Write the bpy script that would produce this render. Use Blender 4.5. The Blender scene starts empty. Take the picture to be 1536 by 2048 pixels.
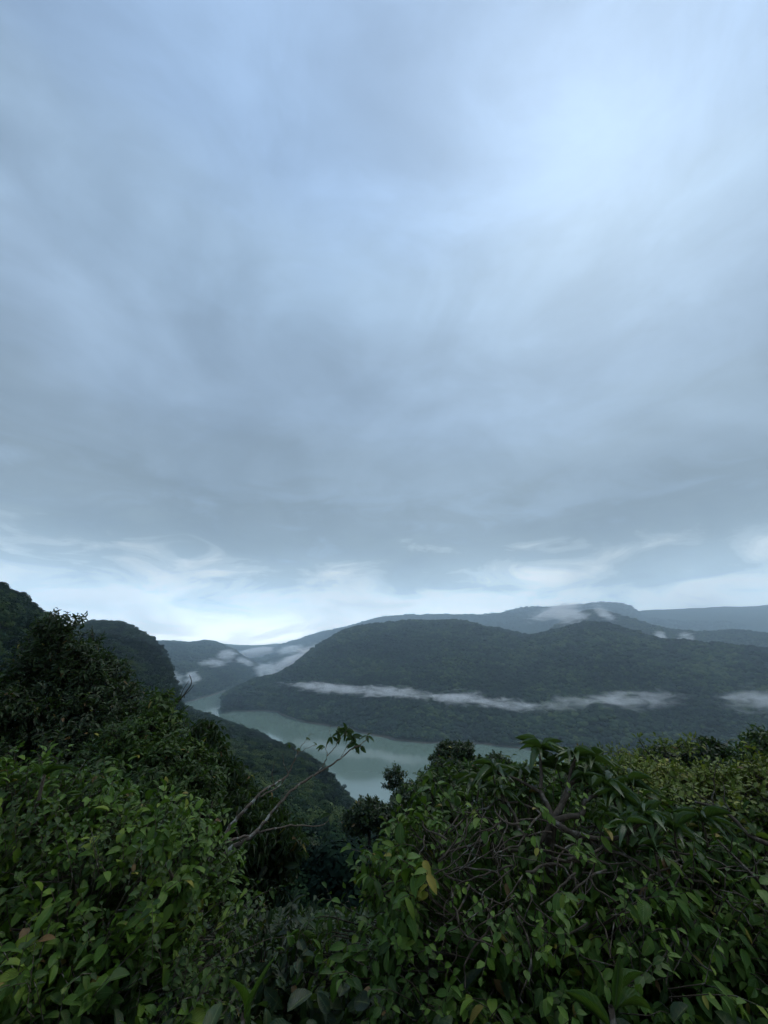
import bpy, math, random
import numpy as np
from mathutils import Matrix, Vector

R = math.radians
random.seed(7)
rng = np.random.default_rng(11)
scene = bpy.context.scene
COL = scene.collection

# ------------------------------------------------------------------ camera
CAM_Z = 300.0              # metres above the lake
FPX = 800.0                # focal length in photograph pixels (ultra-wide phone lens)
PITCH = R(18.4)
cam_d = bpy.data.cameras.new('camera')
cam_d.sensor_fit = 'HORIZONTAL'
cam_d.sensor_width = 36.0
cam_d.lens = 36.0 * FPX / 1536.0
cam_d.clip_start = 0.05
cam_d.clip_end = 80000.0
cam = bpy.data.objects.new('camera', cam_d)
COL.objects.link(cam)
cam.location = (0, 0, CAM_Z)
cam.rotation_euler = (R(90) + PITCH, 0, 0)
scene.camera = cam

# ------------------------------------------------------------------ render / exposure
scene.render.engine = 'CYCLES'
cy = scene.cycles
cy.use_denoising = True
cy.max_bounces = 10
cy.diffuse_bounces = 3
cy.glossy_bounces = 3
cy.transmission_bounces = 3
cy.transparent_max_bounces = 6
cy.volume_bounces = 8
cy.volume_max_steps = 256
cy.use_adaptive_sampling = True
scene.view_settings.view_transform = 'Standard'
scene.view_settings.look = 'None'
scene.view_settings.gamma = 1.0
scene.view_settings.use_curve_mapping = False
scene.view_settings.exposure = 0.06

# ------------------------------------------------------------------ sky: Nishita air above an overcast cloud deck
SUN_EL, SUN_AZ = R(56), R(40)      # azimuth clockwise from the view direction
world = bpy.data.worlds.new('World')
scene.world = world
world.use_nodes = True
wt = world.node_tree
wt.nodes.clear()


class NT:
    """small helper for building node trees"""
    def __init__(self, tree):
        self.t = tree

    def n(self, kind, **kw):
        nd = self.t.nodes.new(kind)
        for k, v in kw.items():
            setattr(nd, k, v)
        return nd

    def link(self, a, b):
        self.t.links.new(a, b)

    def put(self, sock, v):
        if isinstance(v, bpy.types.NodeSocket):
            self.t.links.new(v, sock)
        else:
            sock.default_value = v

    def math(self, op, a, b=0.0, c=None, clamp=False):
        nd = self.n('ShaderNodeMath', operation=op, use_clamp=clamp)
        self.put(nd.inputs[0], a)
        self.put(nd.inputs[1], b)
        if c is not None:
            self.put(nd.inputs[2], c)
        return nd.outputs[0]

    def mapr(self, v, a, b, c=0.0, d=1.0, smooth=True):
        nd = self.n('ShaderNodeMapRange')
        nd.interpolation_type = 'SMOOTHSTEP' if smooth else 'LINEAR'
        self.put(nd.inputs['Value'], v)
        for k, x in (('From Min', a), ('From Max', b), ('To Min', c), ('To Max', d)):
            self.put(nd.inputs[k], x)
        return nd.outputs['Result']

    def noise(self, vec, scale, detail=4, rough=0.5, dist=0.0, dims='3D'):
        nd = self.n('ShaderNodeTexNoise', noise_dimensions=dims)
        if vec is not None:
            self.link(vec, nd.inputs['Vector'])
        nd.inputs['Scale'].default_value = scale
        nd.inputs['Detail'].default_value = detail
        nd.inputs['Roughness'].default_value = rough
        nd.inputs['Distortion'].default_value = dist
        return nd.outputs['Fac']

    def ramp(self, fac, stops, interp='LINEAR'):
        nd = self.n('ShaderNodeValToRGB')
        cr = nd.color_ramp
        cr.interpolation = interp
        while len(cr.elements) < len(stops):
            cr.elements.new(0.5)
        for e, (p, c) in zip(cr.elements, stops):
            e.position = p
            e.color = (c[0], c[1], c[2], 1)
        self.put(nd.inputs['Fac'], fac)
        return nd.outputs['Color']

    def mix(self, f, a, b, blend='MIX'):
        nd = self.n('ShaderNodeMix', data_type='RGBA', blend_type=blend)
        self.put(nd.inputs[0], f)
        for i, v in ((6, a), (7, b)):
            if isinstance(v, tuple):
                v = (v[0], v[1], v[2], 1)
            self.put(nd.inputs[i], v)
        return nd.outputs[2]

    def comb(self, x, y, z):
        nd = self.n('ShaderNodeCombineXYZ')
        for i, v in enumerate((x, y, z)):
            self.put(nd.inputs[i], v)
        return nd.outputs[0]

    def vmul(self, v, s):
        nd = self.n('ShaderNodeVectorMath', operation='SCALE')
        self.link(v, nd.inputs[0])
        self.put(nd.inputs['Scale'], s)
        return nd.outputs[0]

    def vadd(self, v, w):
        nd = self.n('ShaderNodeVectorMath', operation='ADD')
        self.put(nd.inputs[0], v)
        self.put(nd.inputs[1], w)
        return nd.outputs[0]


SKY_STRENGTH = 0.10
w = NT(wt)
tc = w.n('ShaderNodeTexCoord')
sep = w.n('ShaderNodeSeparateXYZ')
w.link(tc.outputs['Generated'], sep.inputs[0])
dx, dy, dz = sep.outputs
e = w.math('MAXIMUM', dz, 0.0)
den = w.math('ADD', e, 0.16)
cx = w.math('DIVIDE', dx, den)
cyy = w.math('DIVIDE', dy, den)
warp_p = w.comb(w.math('MULTIPLY', cx, 0.55), w.math('MULTIPLY', cyy, 0.85), 0.0)
nA = w.noise(w.vadd(warp_p, (3.1, 7.4, 0.3)), 0.8, 5, 0.50, 0.9)             # broad cloud masses
mpB = w.n('ShaderNodeMapping')
mpB.inputs['Scale'].default_value = (1.7, 1.7, 2.8)
mpB.inputs['Rotation'].default_value = (0.25, 0.35, 0.2)
w.link(tc.outputs['Generated'], mpB.inputs[0])
nB = w.noise(w.vadd(mpB.outputs[0], (11.2, 2.4, 1.3)), 1.0, 4, 0.46, 0.6)           # cloud lumps
dirv = tc.outputs['Generated']
mpC = w.n('ShaderNodeMapping')
mpC.inputs['Scale'].default_value = (5.2, 5.2, 17.0)
w.link(dirv, mpC.inputs[0])
nC = w.noise(w.vadd(mpC.outputs[0], (5.2, 9.9, 2.0)), 1.0, 8, 0.58, 0.7)          # torn banks low over the horizon
mpD = w.n('ShaderNodeMapping')
mpD.inputs['Scale'].default_value = (3.4, 3.4, 5.6)
w.link(dirv, mpD.inputs[0])
nD = w.noise(w.vadd(mpD.outputs[0], (1.2, 4.9, 6.0)), 1.0, 6, 0.53, 0.6)          # folds in the deck
# height of the cloud base above the horizon, torn by the noise
eb = w.math('ADD', e, w.math('MULTIPLY', w.math('SUBTRACT', nC, 0.5), w.math('MULTIPLY', w.mapr(e, 0.01, 0.12, 0.05, 0.60), w.mapr(e, 0.20, 0.48, 1.0, 0.15))))
eb = w.math('ADD', eb, w.math('MULTIPLY', w.math('SUBTRACT', nA, 0.5), w.mapr(e, 0.15, 0.6, 0.05, 0.75)))
eb = w.math('MAXIMUM', eb, 0.0)
base = w.ramp(eb, [
    (0.00, (0.90, 0.92, 0.92)),
    (0.035, (0.94, 0.96, 0.97)),
    (0.075, (0.80, 0.85, 0.88)),
    (0.105, (0.64, 0.71, 0.75)),
    (0.14, (0.45, 0.53, 0.585)),
    (0.19, (0.272, 0.342, 0.392)),
    (0.27, (0.226, 0.284, 0.338)),
    (0.40, (0.288, 0.372, 0.47)),
    (0.58, (0.335, 0.445, 0.60)),
    (0.74, (0.38, 0.515, 0.70)),
    (0.90, (0.37, 0.52, 0.77)),
    (1.00, (0.36, 0.50, 0.74)),
], 'EASE')
lump = w.math('MULTIPLY', w.mapr(nB, 0.28, 0.72, 0.84, 1.13), w.math('MULTIPLY', w.math('ADD', 1.0, w.math('MULTIPLY', w.math('SUBTRACT', w.mapr(nC, 0.33, 0.67, 0.0, 1.0), 0.5), w.mapr(e, 0.03, 0.36, 0.70, 0.05))), w.mapr(nD, 0.3, 0.7, 0.87, 1.12)))
cloud = w.vmul(base, w.math('MULTIPLY', lump, w.mapr(e, 0.0, 0.25, 3.3, 0.95)))
# the cloud is thinner, and so brighter and bluer, on the side of the sun
sd = (math.sin(SUN_AZ) * math.cos(SUN_EL), math.cos(SUN_AZ) * math.cos(SUN_EL), math.sin(SUN_EL))
dot = w.n('ShaderNodeVectorMath', operation='DOT_PRODUCT')
w.link(tc.outputs['Generated'], dot.inputs[0])
dot.inputs[1].default_value = sd
thin = w.mapr(dot.outputs['Value'], -0.2, 1.0, 0.0, 1.0)
cloud = w.mix(1.0, cloud, w.mix(thin, (0.93, 0.925, 0.91), (0.94, 0.98, 0.98)), 'MULTIPLY')
# the clear gap under the deck is widest over the lake valley
gap = w.n('ShaderNodeVectorMath', operation='DOT_PRODUCT')
w.link(tc.outputs['Generated'], gap.inputs[0])
gap.inputs[1].default_value = (math.sin(R(-11)), math.cos(R(-11)), 0.02)
cloud = w.vmul(cloud, w.math('ADD', 1.0, w.math('MULTIPLY', w.mapr(gap.outputs['Value'], 0.80, 0.995, 0.0, 0.30), w.mapr(e, 0.16, 0.03, 0.0, 1.0))))
sky = w.n('ShaderNodeTexSky', sky_type='NISHITA')
sky.sun_disc = False
sky.sun_elevation = SUN_EL
sky.sun_rotation = SUN_AZ
sky.altitude = 700
sky.air_density = 1.2
sky.dust_density = 2.0
veil = w.math('MULTIPLY', w.mapr(thin, 0.3, 1.0, 0.0, 0.03), w.mapr(nA, 0.4, 0.65, 0.3, 1.0))
lit = w.mix(veil, w.vmul(cloud, 1.0 / SKY_STRENGTH), sky.outputs['Color'])
bg = w.n('ShaderNodeBackground')
bg.inputs['Strength'].default_value = SKY_STRENGTH
w.link(lit, bg.inputs['Color'])
wo = w.n('ShaderNodeOutputWorld')
w.link(bg.outputs[0], wo.inputs['Surface'])

sun_d = bpy.data.lights.new('sun', 'SUN')
sun_d.energy = 1.3
sun_d.angle = R(22)
sun_d.color = (1.0, 0.96, 0.90)
sun = bpy.data.objects.new('sun', sun_d)
COL.objects.link(sun)
sun.rotation_euler = Vector(sd).to_track_quat('Z', 'Y').to_euler()
sun.location = (0, 0, CAM_Z + 50)

# ------------------------------------------------------------------ geometry helpers
FWD = np.array([0, math.cos(PITCH), math.sin(PITCH)])
UPV = np.array([0, -math.sin(PITCH), math.cos(PITCH)])
CAM = np.array([0, 0, CAM_Z])


def at(px, py, D):
    """world point on the sight line through a photograph pixel, D metres away measured over the ground"""
    r = FWD * FPX + np.array([1.0, 0, 0]) * (px - 768) + UPV * (1024 - py)
    return CAM + r * (D / math.hypot(r[0], r[1]))


def on_water(px, py):
    r = FWD * FPX + np.array([1.0, 0, 0]) * (px - 768) + UPV * (1024 - py)
    return CAM + r * (CAM_Z / -r[2])


def project(P):
    """pixel x, pixel y, depth of an array of points"""
    v = P - CAM
    dep = v @ FWD
    dd = np.where(dep > 1e-3, dep, 1e-3)
    return 768 + FPX * v[:, 0] / dd, 1024 - FPX * (v @ UPV) / dd, dep


def _hash(ix, iy, iz, seed):
    h = (ix.astype(np.int64) * 374761393 + iy.astype(np.int64) * 668265263 + iz.astype(np.int64) * 2147483647 + seed * 974634777) & 0xffffffff
    h = ((h ^ (h >> 13)) * 1274126177) & 0xffffffff
    h = (h ^ (h >> 16)) & 0xffffffff
    return h / 4294967295.0


def vnoise(P, scale, seed=0):
    """smooth value noise in 0..1 at the points P (n, 3)"""
    q = P * scale
    i = np.floor(q)
    f = q - i
    f = f * f * (3 - 2 * f)
    ix, iy, iz = i[:, 0], i[:, 1], i[:, 2]
    out = 0
    for a in (0, 1):
        for b in (0, 1):
            for c in (0, 1):
                wgt = (f[:, 0] if a else 1 - f[:, 0]) * (f[:, 1] if b else 1 - f[:, 1]) * (f[:, 2] if c else 1 - f[:, 2])
                out = out + wgt * _hash(ix + a, iy + b, iz + c, seed)
    return out


def fbm(P, scale, octs=4, seed=0, gain=0.5):
    s, a, t = 0, 1.0, 0
    for o in range(octs):
        s = s + a * vnoise(P, scale * 2 ** o, seed + o * 17)
        t += a
        a *= gain
    return s / t


def mesh_np(name, V, F, smooth=False):
    """mesh from a vertex array and a face array (all faces the same size), or a list of such face arrays"""
    me = bpy.data.meshes.new(name)
    Fs = F if isinstance(F, list) and isinstance(F[0], np.ndarray) else [F]
    Fs = [np.asarray(f, dtype=np.int32) for f in Fs if len(f)]
    V = np.asarray(V, dtype=np.float32)
    me.vertices.add(len(V))
    me.vertices.foreach_set('co', V.ravel())
    loops = np.concatenate([f.ravel() for f in Fs])
    sizes = np.concatenate([np.full(len(f), f.shape[1], dtype=np.int32) for f in Fs])
    me.loops.add(len(loops))
    me.loops.foreach_set('vertex_index', loops)
    me.polygons.add(len(sizes))
    starts = np.concatenate([[0], np.cumsum(sizes)[:-1]]).astype(np.int32)
    me.polygons.foreach_set('loop_start', starts)
    me.polygons.foreach_set('loop_total', sizes)
    me.update(calc_edges=True)
    if smooth:
        me.polygons.foreach_set('use_smooth', np.ones(len(sizes), dtype=bool))
    return me


def link(name, me, mat=None, parent=None, loc=None, kind=None, label=None, cat=None, group=None):
    o = bpy.data.objects.new(name, me)
    COL.objects.link(o)
    if mat is not None and me is not None and not len(me.materials):
        me.materials.append(mat)
    if parent is not None:
        o.parent = parent
    if loc is not None:
        o.location = loc
    for k, v in (('kind', kind), ('label', label), ('category', cat), ('group', group)):
        if v:
            o[k] = v
    return o


def grid_faces(nr, nc):
    i = np.arange(nr - 1)[:, None] * nc + np.arange(nc - 1)[None, :]
    i = i.ravel()
    return np.stack([i, i + 1, i + nc + 1, i + nc], 1)


# ------------------------------------------------------------------ materials
def new_mat(name):
    m = bpy.data.materials.new(name)
    m.use_nodes = True
    m.node_tree.nodes.clear()
    t = NT(m.node_tree)
    out = t.n('ShaderNodeOutputMaterial')
    return m, t, out


def mat_forest_floor(name, dark, light, scale, soil=True):
    """the wooded slope between and beyond the crowns that are built; bare red-brown soil just above the lake"""
    m, t, out = new_mat(name)
    g = t.n('ShaderNodeNewGeometry')
    n1 = t.noise(g.outputs['Position'], scale, 6, 0.65)
    n2 = t.noise(g.outputs['Position'], scale * 0.08, 3, 0.5)
    f = t.math('ADD', t.math('MULTIPLY', n1, 0.65), t.math('MULTIPLY', n2, 0.35))
    col = t.ramp(f, [(0.36, dark), (0.64, light)])
    if soil:
        s = t.n('ShaderNodeSeparateXYZ')
        t.link(g.outputs['Position'], s.inputs[0])
        z = t.math('ADD', s.outputs[2], t.math('MULTIPLY', n2, 4.0))
        col = t.mix(t.mapr(z, 4.0, 6.5), t.mix(n1, (0.07, 0.052, 0.038), (0.15, 0.11, 0.08)), col)
    b = t.n('ShaderNodeBump')
    b.inputs['Strength'].default_value = 1.0
    b.inputs['Distance'].default_value = 0.5 / scale
    t.link(n1, b.inputs['Height'])
    p = t.n('ShaderNodeBsdfPrincipled')
    t.link(col, p.inputs['Base Color'])
    p.inputs['Roughness'].default_value = 0.9
    p.inputs['Specular IOR Level'].default_value = 0.1
    t.link(b.outputs[0], p.inputs['Normal'])
    t.link(p.outputs[0], out.inputs['Surface'])
    return m


def mat_crowns(name, stops):
    """tree crowns of the far woods: each crown a shade of its own"""
    m, t, out = new_mat(name)
    oi = t.n('ShaderNodeObjectInfo')
    g = t.n('ShaderNodeNewGeometry')
    patch = t.mapr(t.noise(g.outputs['Position'], 0.0045, 5, 0.6), 0.28, 0.72, 0.0, 1.0)
    f = t.math('ADD', t.math('MULTIPLY', oi.outputs['Random'], 0.5), t.math('MULTIPLY', patch, 0.5))
    isl = t.math('MULTIPLY', t.math('SUBTRACT', g.outputs['Random Per Island'], 0.5), 0.30)
    col = t.ramp(t.math('ADD', f, isl, clamp=True), stops)
    p = t.n('ShaderNodeBsdfPrincipled')
    t.link(col, p.inputs['Base Color'])
    p.inputs['Roughness'].default_value = 0.85
    p.inputs['Specular IOR Level'].default_value = 0.05
    t.link(p.outputs[0], out.inputs['Surface'])
    return m


def mat_bark(name, c0, c1, scale=9.0, lichen=0.0):
    m, t, out = new_mat(name)
    tcn = t.n('ShaderNodeTexCoord')
    mp = t.n('ShaderNodeMapping')
    mp.inputs['Scale'].default_value = (1, 1, 0.35)
    t.link(tcn.outputs['Object'], mp.inputs[0])
    n1 = t.noise(mp.outputs[0], scale, 6, 0.65, 0.3)
    n2 = t.noise(tcn.outputs['Object'], scale * 0.45, 3, 0.55)
    col = t.ramp(n1, [(0.3, c0), (0.7, c1)])
    if lichen:
        col = t.mix(t.mapr(n2, 0.56, 0.66, 0.0, lichen), col, (0.30, 0.31, 0.27))
    b = t.n('ShaderNodeBump')
    b.inputs['Strength'].default_value = 0.6
    b.inputs['Distance'].default_value = 0.01
    t.link(n1, b.inputs['Height'])
    p = t.n('ShaderNodeBsdfPrincipled')
    t.link(col, p.inputs['Base Color'])
    p.inputs['Roughness'].default_value = 0.8
    p.inputs['Specular IOR Level'].default_value = 0.3
    t.link(b.outputs[0], p.inputs['Normal'])
    t.link(p.outputs[0], out.inputs['Surface'])
    return m


def mat_leaf(name, stops, rough=0.46, spec=0.24, transl=0.20, single=False, blotch=0.25):
    """waxy leaf: its own shade per leaf, paler midrib, faint blotches; single=True for leaves that are objects"""
    m, t, out = new_mat(name)
    if single:
        rnd = t.n('ShaderNodeObjectInfo').outputs['Random']
    else:
        rnd = t.n('ShaderNodeNewGeometry').outputs['Random Per Island']
    uv = t.n('ShaderNodeUVMap')
    s = t.n('ShaderNodeSeparateXYZ')
    t.link(uv.outputs[0], s.inputs[0])
    u, v = s.outputs[0], s.outputs[1]
    au = t.math('ABSOLUTE', t.math('SUBTRACT', u, 0.5))
    tcn = t.n('ShaderNodeTexCoord')
    g = t.n('ShaderNodeNewGeometry')
    n1 = t.noise(g.outputs['Position'], 38.0, 3, 0.6)
    clump = t.mapr(t.noise(g.outputs['Position'], 1.7, 3, 0.55), 0.32, 0.68, 0.0, 1.0)
    col = t.ramp(t.math('ADD', t.math('MULTIPLY', rnd, 0.55), t.math('MULTIPLY', clump, 0.45)), stops)
    col = t.mix(t.math('MULTIPLY', t.mapr(n1, 0.42, 0.75), blotch), col, (0.14, 0.13, 0.035))
    dead = t.math('GREATER_THAN', t.math('FRACT', t.math('MULTIPLY', rnd, 17.37)), 0.986)
    col = t.mix(dead, col, t.ramp(t.math('FRACT', t.math('MULTIPLY', rnd, 41.7)), [(0.0, (0.09, 0.05, 0.02)), (0.6, (0.17, 0.10, 0.035)), (1.0, (0.26, 0.24, 0.04))]))
    rib = t.mapr(au, 0.0, 0.045, 0.42, 0.0)
    col = t.mix(rib, col, (0.16, 0.22, 0.07))
    # side veins, as relief only
    vein = t.math('SINE', t.math('MULTIPLY', t.math('SUBTRACT', v, t.math('MULTIPLY', au, 0.9)), 62.0))
    hgt = t.math('ADD', t.math('MULTIPLY', vein, 0.35), t.math('MULTIPLY', n1, 1.2))
    b = t.n('ShaderNodeBump')
    b.inputs['Strength'].default_value = 0.35
    b.inputs['Distance'].default_value = 0.004
    t.link(hgt, b.inputs['Height'])
    p = t.n('ShaderNodeBsdfPrincipled')
    t.link(col, p.inputs['Base Color'])
    t.put(p.inputs['Roughness'], t.mapr(n1, 0.2, 0.8, rough - 0.08, rough + 0.14))
    p.inputs['Specular IOR Level'].default_value = spec
    t.link(b.outputs[0], p.inputs['Normal'])
    tr = t.n('ShaderNodeBsdfTranslucent')
    t.link(t.mix(0.5, col, (0.10, 0.20, 0.02)), tr.inputs['Color'])
    mx = t.n('ShaderNodeMixShader')
    mx.inputs[0].default_value = transl
    t.link(p.outputs[0], mx.inputs[1])
    t.link(tr.outputs[0], mx.inputs[2])
    t.link(mx.outputs[0], out.inputs['Surface'])
    return m


def mat_water():
    m, t, out = new_mat('lake_water')
    g = t.n('ShaderNodeNewGeometry')
    mp = t.n('ShaderNodeMapping')
    mp.inputs['Scale'].default_value = (1.0, 0.45, 1.0)
    t.link(g.outputs['Position'], mp.inputs[0])
    n1 = t.noise(mp.outputs[0], 0.05, 5, 0.6)
    n2 = t.noise(g.outputs['Position'], 0.0016, 3, 0.5)
    calm = t.mapr(n2, 0.38, 0.64, 0.65, 1.0)
    b = t.n('ShaderNodeBump')
    t.put(b.inputs['Strength'], t.math('MULTIPLY', calm, 0.09))
    b.inputs['Distance'].default_value = 1.0
    t.link(n1, b.inputs['Height'])
    p = t.n('ShaderNodeBsdfPrincipled')
    col = t.mix(n2, (0.165, 0.240, 0.180), (0.195, 0.268, 0.208))
    t.link(col, p.inputs['Base Color'])
    p.inputs['Roughness'].default_value = 0.075
    p.inputs['IOR'].default_value = 4.0
    p.inputs['Specular IOR Level'].default_value = 0.5
    t.link(b.outputs[0], p.inputs['Normal'])
    t.link(p.outputs[0], out.inputs['Surface'])
    return m


M_FLOOR = mat_forest_floor('forest_floor', (0.010, 0.022, 0.012), (0.034, 0.060, 0.026), 0.10)
M_FARWOOD = mat_forest_floor('far_woods', (0.012, 0.024, 0.014), (0.045, 0.072, 0.034), 0.055)
M_SOIL = mat_forest_floor('near_soil', (0.006, 0.005, 0.004), (0.020, 0.017, 0.011), 3.0, soil=False)
M_WATER = mat_water()
M_CROWN = mat_crowns('wood_crowns', [(0.18, (0.004, 0.012, 0.008)), (0.45, (0.011, 0.027, 0.013)), (0.66, (0.026, 0.052, 0.018)), (0.90, (0.072, 0.098, 0.030))])
M_BARK = mat_bark('bark_dark', (0.030, 0.023, 0.018), (0.085, 0.068, 0.055))

# ------------------------------------------------------------------ the setting: ground, lake, hills
def ground_z(x, y):
    """the hillside below the viewpoint: a lip by the camera, then a slope falling to the lake"""
    y = np.asarray(y, dtype=float)
    x = np.asarray(x, dtype=float)
    d = np.maximum(0.0, y - 1.2)
    z = 298.35 - 0.47 * np.minimum(d, 230) - 0.40 * np.clip(d - 230, 0, 520)
    z = z + 0.05 * np.clip(-y, 0, 200)
    return np.maximum(z, -22.0)


gx = np.concatenate([-np.geomspace(10500, 60, 26), np.linspace(-50, 50, 41), np.geomspace(60, 10500, 26)])
gy = np.concatenate([[-1900, -900, -400, -150, -50, -20], np.linspace(-8, 40, 40), np.geomspace(45, 800, 36), np.geomspace(900, 13400, 14)])
GX, GY = np.meshgrid(gx, gy)
P = np.stack([GX.ravel(), GY.ravel(), ground_z(GX, GY).ravel()], 1)
near = np.clip(P[:, 1] / 30, 0.04, 1) * np.clip((P[:, 2] + 22) / 30, 0, 1)
P[:, 2] += (fbm(P, 0.05, 4, 3) - 0.5) * 7.0 * near
o = link('ground', mesh_np('ground', P, grid_faces(len(gy), len(gx)), True), M_SOIL, kind='structure', label='dark sloping hillside under the bushes')

me = mesh_np('lake', [(-10000, 250, 0), (10000, 250, 0), (10000, 13000, 0), (-10000, 13000, 0)], [[0, 1, 2, 3]])
link('lake', me, M_WATER, kind='structure', label='still turquoise lake winding between the wooded hills')


def crom(rows, n):
    """Catmull-Rom through rows (k, m, 3) along the first axis, n samples for each span"""
    k = len(rows)
    out = []
    for i in range(k - 1):
        p0, p1, p2, p3 = rows[max(i - 1, 0)], rows[i], rows[i + 1], rows[min(i + 2, k - 1)]
        for u in np.arange(n) / n:
            out.append(0.5 * ((2 * p1) + (p2 - p0) * u + (2 * p0 - 5 * p1 + 4 * p2 - p3) * u * u + (3 * p1 - p0 - 3 * p2 + p3) * u ** 3))
    out.append(rows[-1])
    return np.array(out)


def hill(name, label, cols, mat, rough=(0.0, 0.004), seed=1, nspan=14, nacross=34, bulge=0.0, back=900.0, backdrop=260.0, tree_h=0.0):
    """a hill lofted from its foot line over its ridge line and down its far side.
    cols: list of (foot point, ridge point).  Spurs and gullies come from noise that fades out at foot and ridge."""
    foot = np.array([c[0] for c in cols], dtype=float)
    ridge = np.array([c[1] for c in cols], dtype=float)
    ridge[:, 2] -= tree_h
    foot = crom(foot, nspan)
    ridge = crom(ridge, nspan)
    n = len(ridge)
    Dr = np.hypot(ridge[:, 0], ridge[:, 1])
    ridge[:, 2] += (fbm(ridge * np.array([1, 1, 0]), 12.0 / Dr.mean(), 5, seed + 33, 0.6) - 0.5) * 0.010 * Dr
    t = np.linspace(0, 1, nacross)
    prof = t + bulge * np.sin(np.pi * t)
    G = foot[:, None, :] * (1 - t)[None, :, None] + ridge[:, None, :] * t[None, :, None]
    G[:, :, 2] = foot[:, None, 2] + (ridge[:, None, 2] - foot[:, None, 2]) * prof[None, :]
    env = np.sin(np.pi * np.clip(t, 0, 1)) ** 0.8
    Pn = G.reshape(-1, 3).copy()
    Pn[:, 2] = 0
    nz = fbm(Pn, rough[1], 5, seed) - 0.5
    rid = 0.5 - np.abs(fbm(Pn, rough[1] * 0.6, 4, seed + 50) - 0.5) * 4
    d = (nz * 1.2 + rid * 0.5).reshape(n, nacross) * env[None, :] * rough[0]
    gul = 0.5 - np.abs(fbm(Pn, rough[1] * 2.6, 3, seed + 70) - 0.5) * 4
    G[:, :, 2] += d + gul.reshape(n, nacross) * env[None, :] * rough[0] * 0.20
    G[:, :, 2] += ((fbm(Pn, rough[1] * 9, 3, seed + 9) - 0.5) * rough[0] * 0.10).reshape(n, nacross)
    # the far side
    tb = np.linspace(0, 1, 10)[1:]
    dirv = ridge[:, :2] - CAM[None, :2]
    dirv /= np.linalg.norm(dirv, axis=1)[:, None]
    B = np.repeat(ridge[:, None, :], len(tb), 1)
    B[:, :, :2] += dirv[:, None, :] * (tb * back)[None, :, None]
    B[:, :, 2] -= (np.minimum(ridge[:, 2] + 15, backdrop)[:, None]) * (tb ** 1.3)[None, :]
    A = np.concatenate([G, B], 1)
    me = mesh_np(name, A.reshape(-1, 3), grid_faces(A.shape[0], A.shape[1])[:, ::-1], True)
    link(name, me, mat, kind='structure', label=label)
    return A


def cols_of(spec):
    """spec rows: (px, foot py or None, foot distance or None, ridge py, ridge distance)"""
    out = []
    for px, fy, fd, ry, rd in spec:
        f = on_water(px, fy) if fd is None else at(px, fy, fd)
        f = f.copy()
        if fd is None:
            f[2] = -2.0
        out.append((f, at(px, ry, rd)))
    return out


H_MAIN = hill('hill', 'broad dark forested hill across the lake with a band of mist', cols_of([
    (446, 1412, None, 1411, 2160), (456, 1421, None, 1397, 2200), (478, 1423, None, 1380, 2290), (513, 1424, None, 1362, 2390),
    (550, 1428, None, 1354, 2450), (576, 1434, None, 1338, 2500), (612, 1446, None, 1312, 2600), (640, 1450, None, 1291, 2650),
    (700, 1461, None, 1258, 2750), (768, 1477, None, 1246, 2800), (840, 1487, None, 1243, 2850), (900, 1487, None, 1239, 2850),
    (960, 1490, None, 1251, 2800), (1045, 1499, None, 1269, 2750), (1110, 1506, None, 1260, 2650), (1150, 1508, None, 1249, 2600),
    (1185, 1510, None, 1244, 2550), (1240, 1512, None, 1255, 2500), (1320, 1514, None, 1278, 2420), (1400, 1515, None, 1287, 2350),
    (1470, 1516, None, 1293, 2300), (1560, 1518, None, 1300, 2250), (1700, 1525, None, 1300, 2250), (1900, 1535, None, 1290, 2250)]),
    M_FLOOR, rough=(125.0, 0.0030), seed=4, bulge=0.06, nacross=44, back=1500, backdrop=300, tree_h=8)

H_LFAR = hill('hill', 'hazy flat-topped hill closing the valley beyond the cliff', cols_of([
    (120, 1420, None, 1272, 4945), (220, 1418, None, 1276, 5060), (290, 1414, None, 1283, 5175), (345, 1410, None, 1281, 5232), (386, 1402, None, 1283, 5290),
    (410, 1395, None, 1280, 5290), (440, 1386, None, 1289, 5232), (465, 1377, None, 1303, 5175), (490, 1366, None, 1320, 5117), (512, 1357, None, 1331, 5083), (530, 1350, None, 1345, 5060)]),
    M_FARWOOD, rough=(130.0, 0.0022), seed=8, bulge=0.10, back=1200, tree_h=7)

H_RBACK = hill('hill', 'pale blue mountain ridge behind the broad forested hill', cols_of([
    (485, 1340, None, 1304, 11232), (513, 1340, None, 1297, 10920), (550, 1340, None, 1291, 10452), (586, 1340, None, 1281, 9984), (640, 1342, None, 1266, 9360),
    (700, 1345, None, 1251, 9048), (768, 1345, None, 1234, 8892), (858, 1345, None, 1229, 8736), (920, 1345, None, 1231, 8736), (983, 1345, None, 1228, 8736),
    (1048, 1345, None, 1217, 8892), (1110, 1345, None, 1216, 9048), (1160, 1345, None, 1211, 9204), (1205, 1345, None, 1206, 9360), (1258, 1345, None, 1211, 9360),
    (1288, 1345, None, 1232, 9204), (1343, 1345, None, 1241, 9048), (1400, 1345, None, 1243, 9048), (1453, 1345, None, 1246, 8892), (1540, 1345, None, 1255, 8736), (1700, 1345, None, 1262, 8736), (1900, 1345, None, 1262, 8736)]),
    M_FARWOOD, rough=(240.0, 0.0014), seed=15, bulge=0.02, back=2500, backdrop=350)

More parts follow.
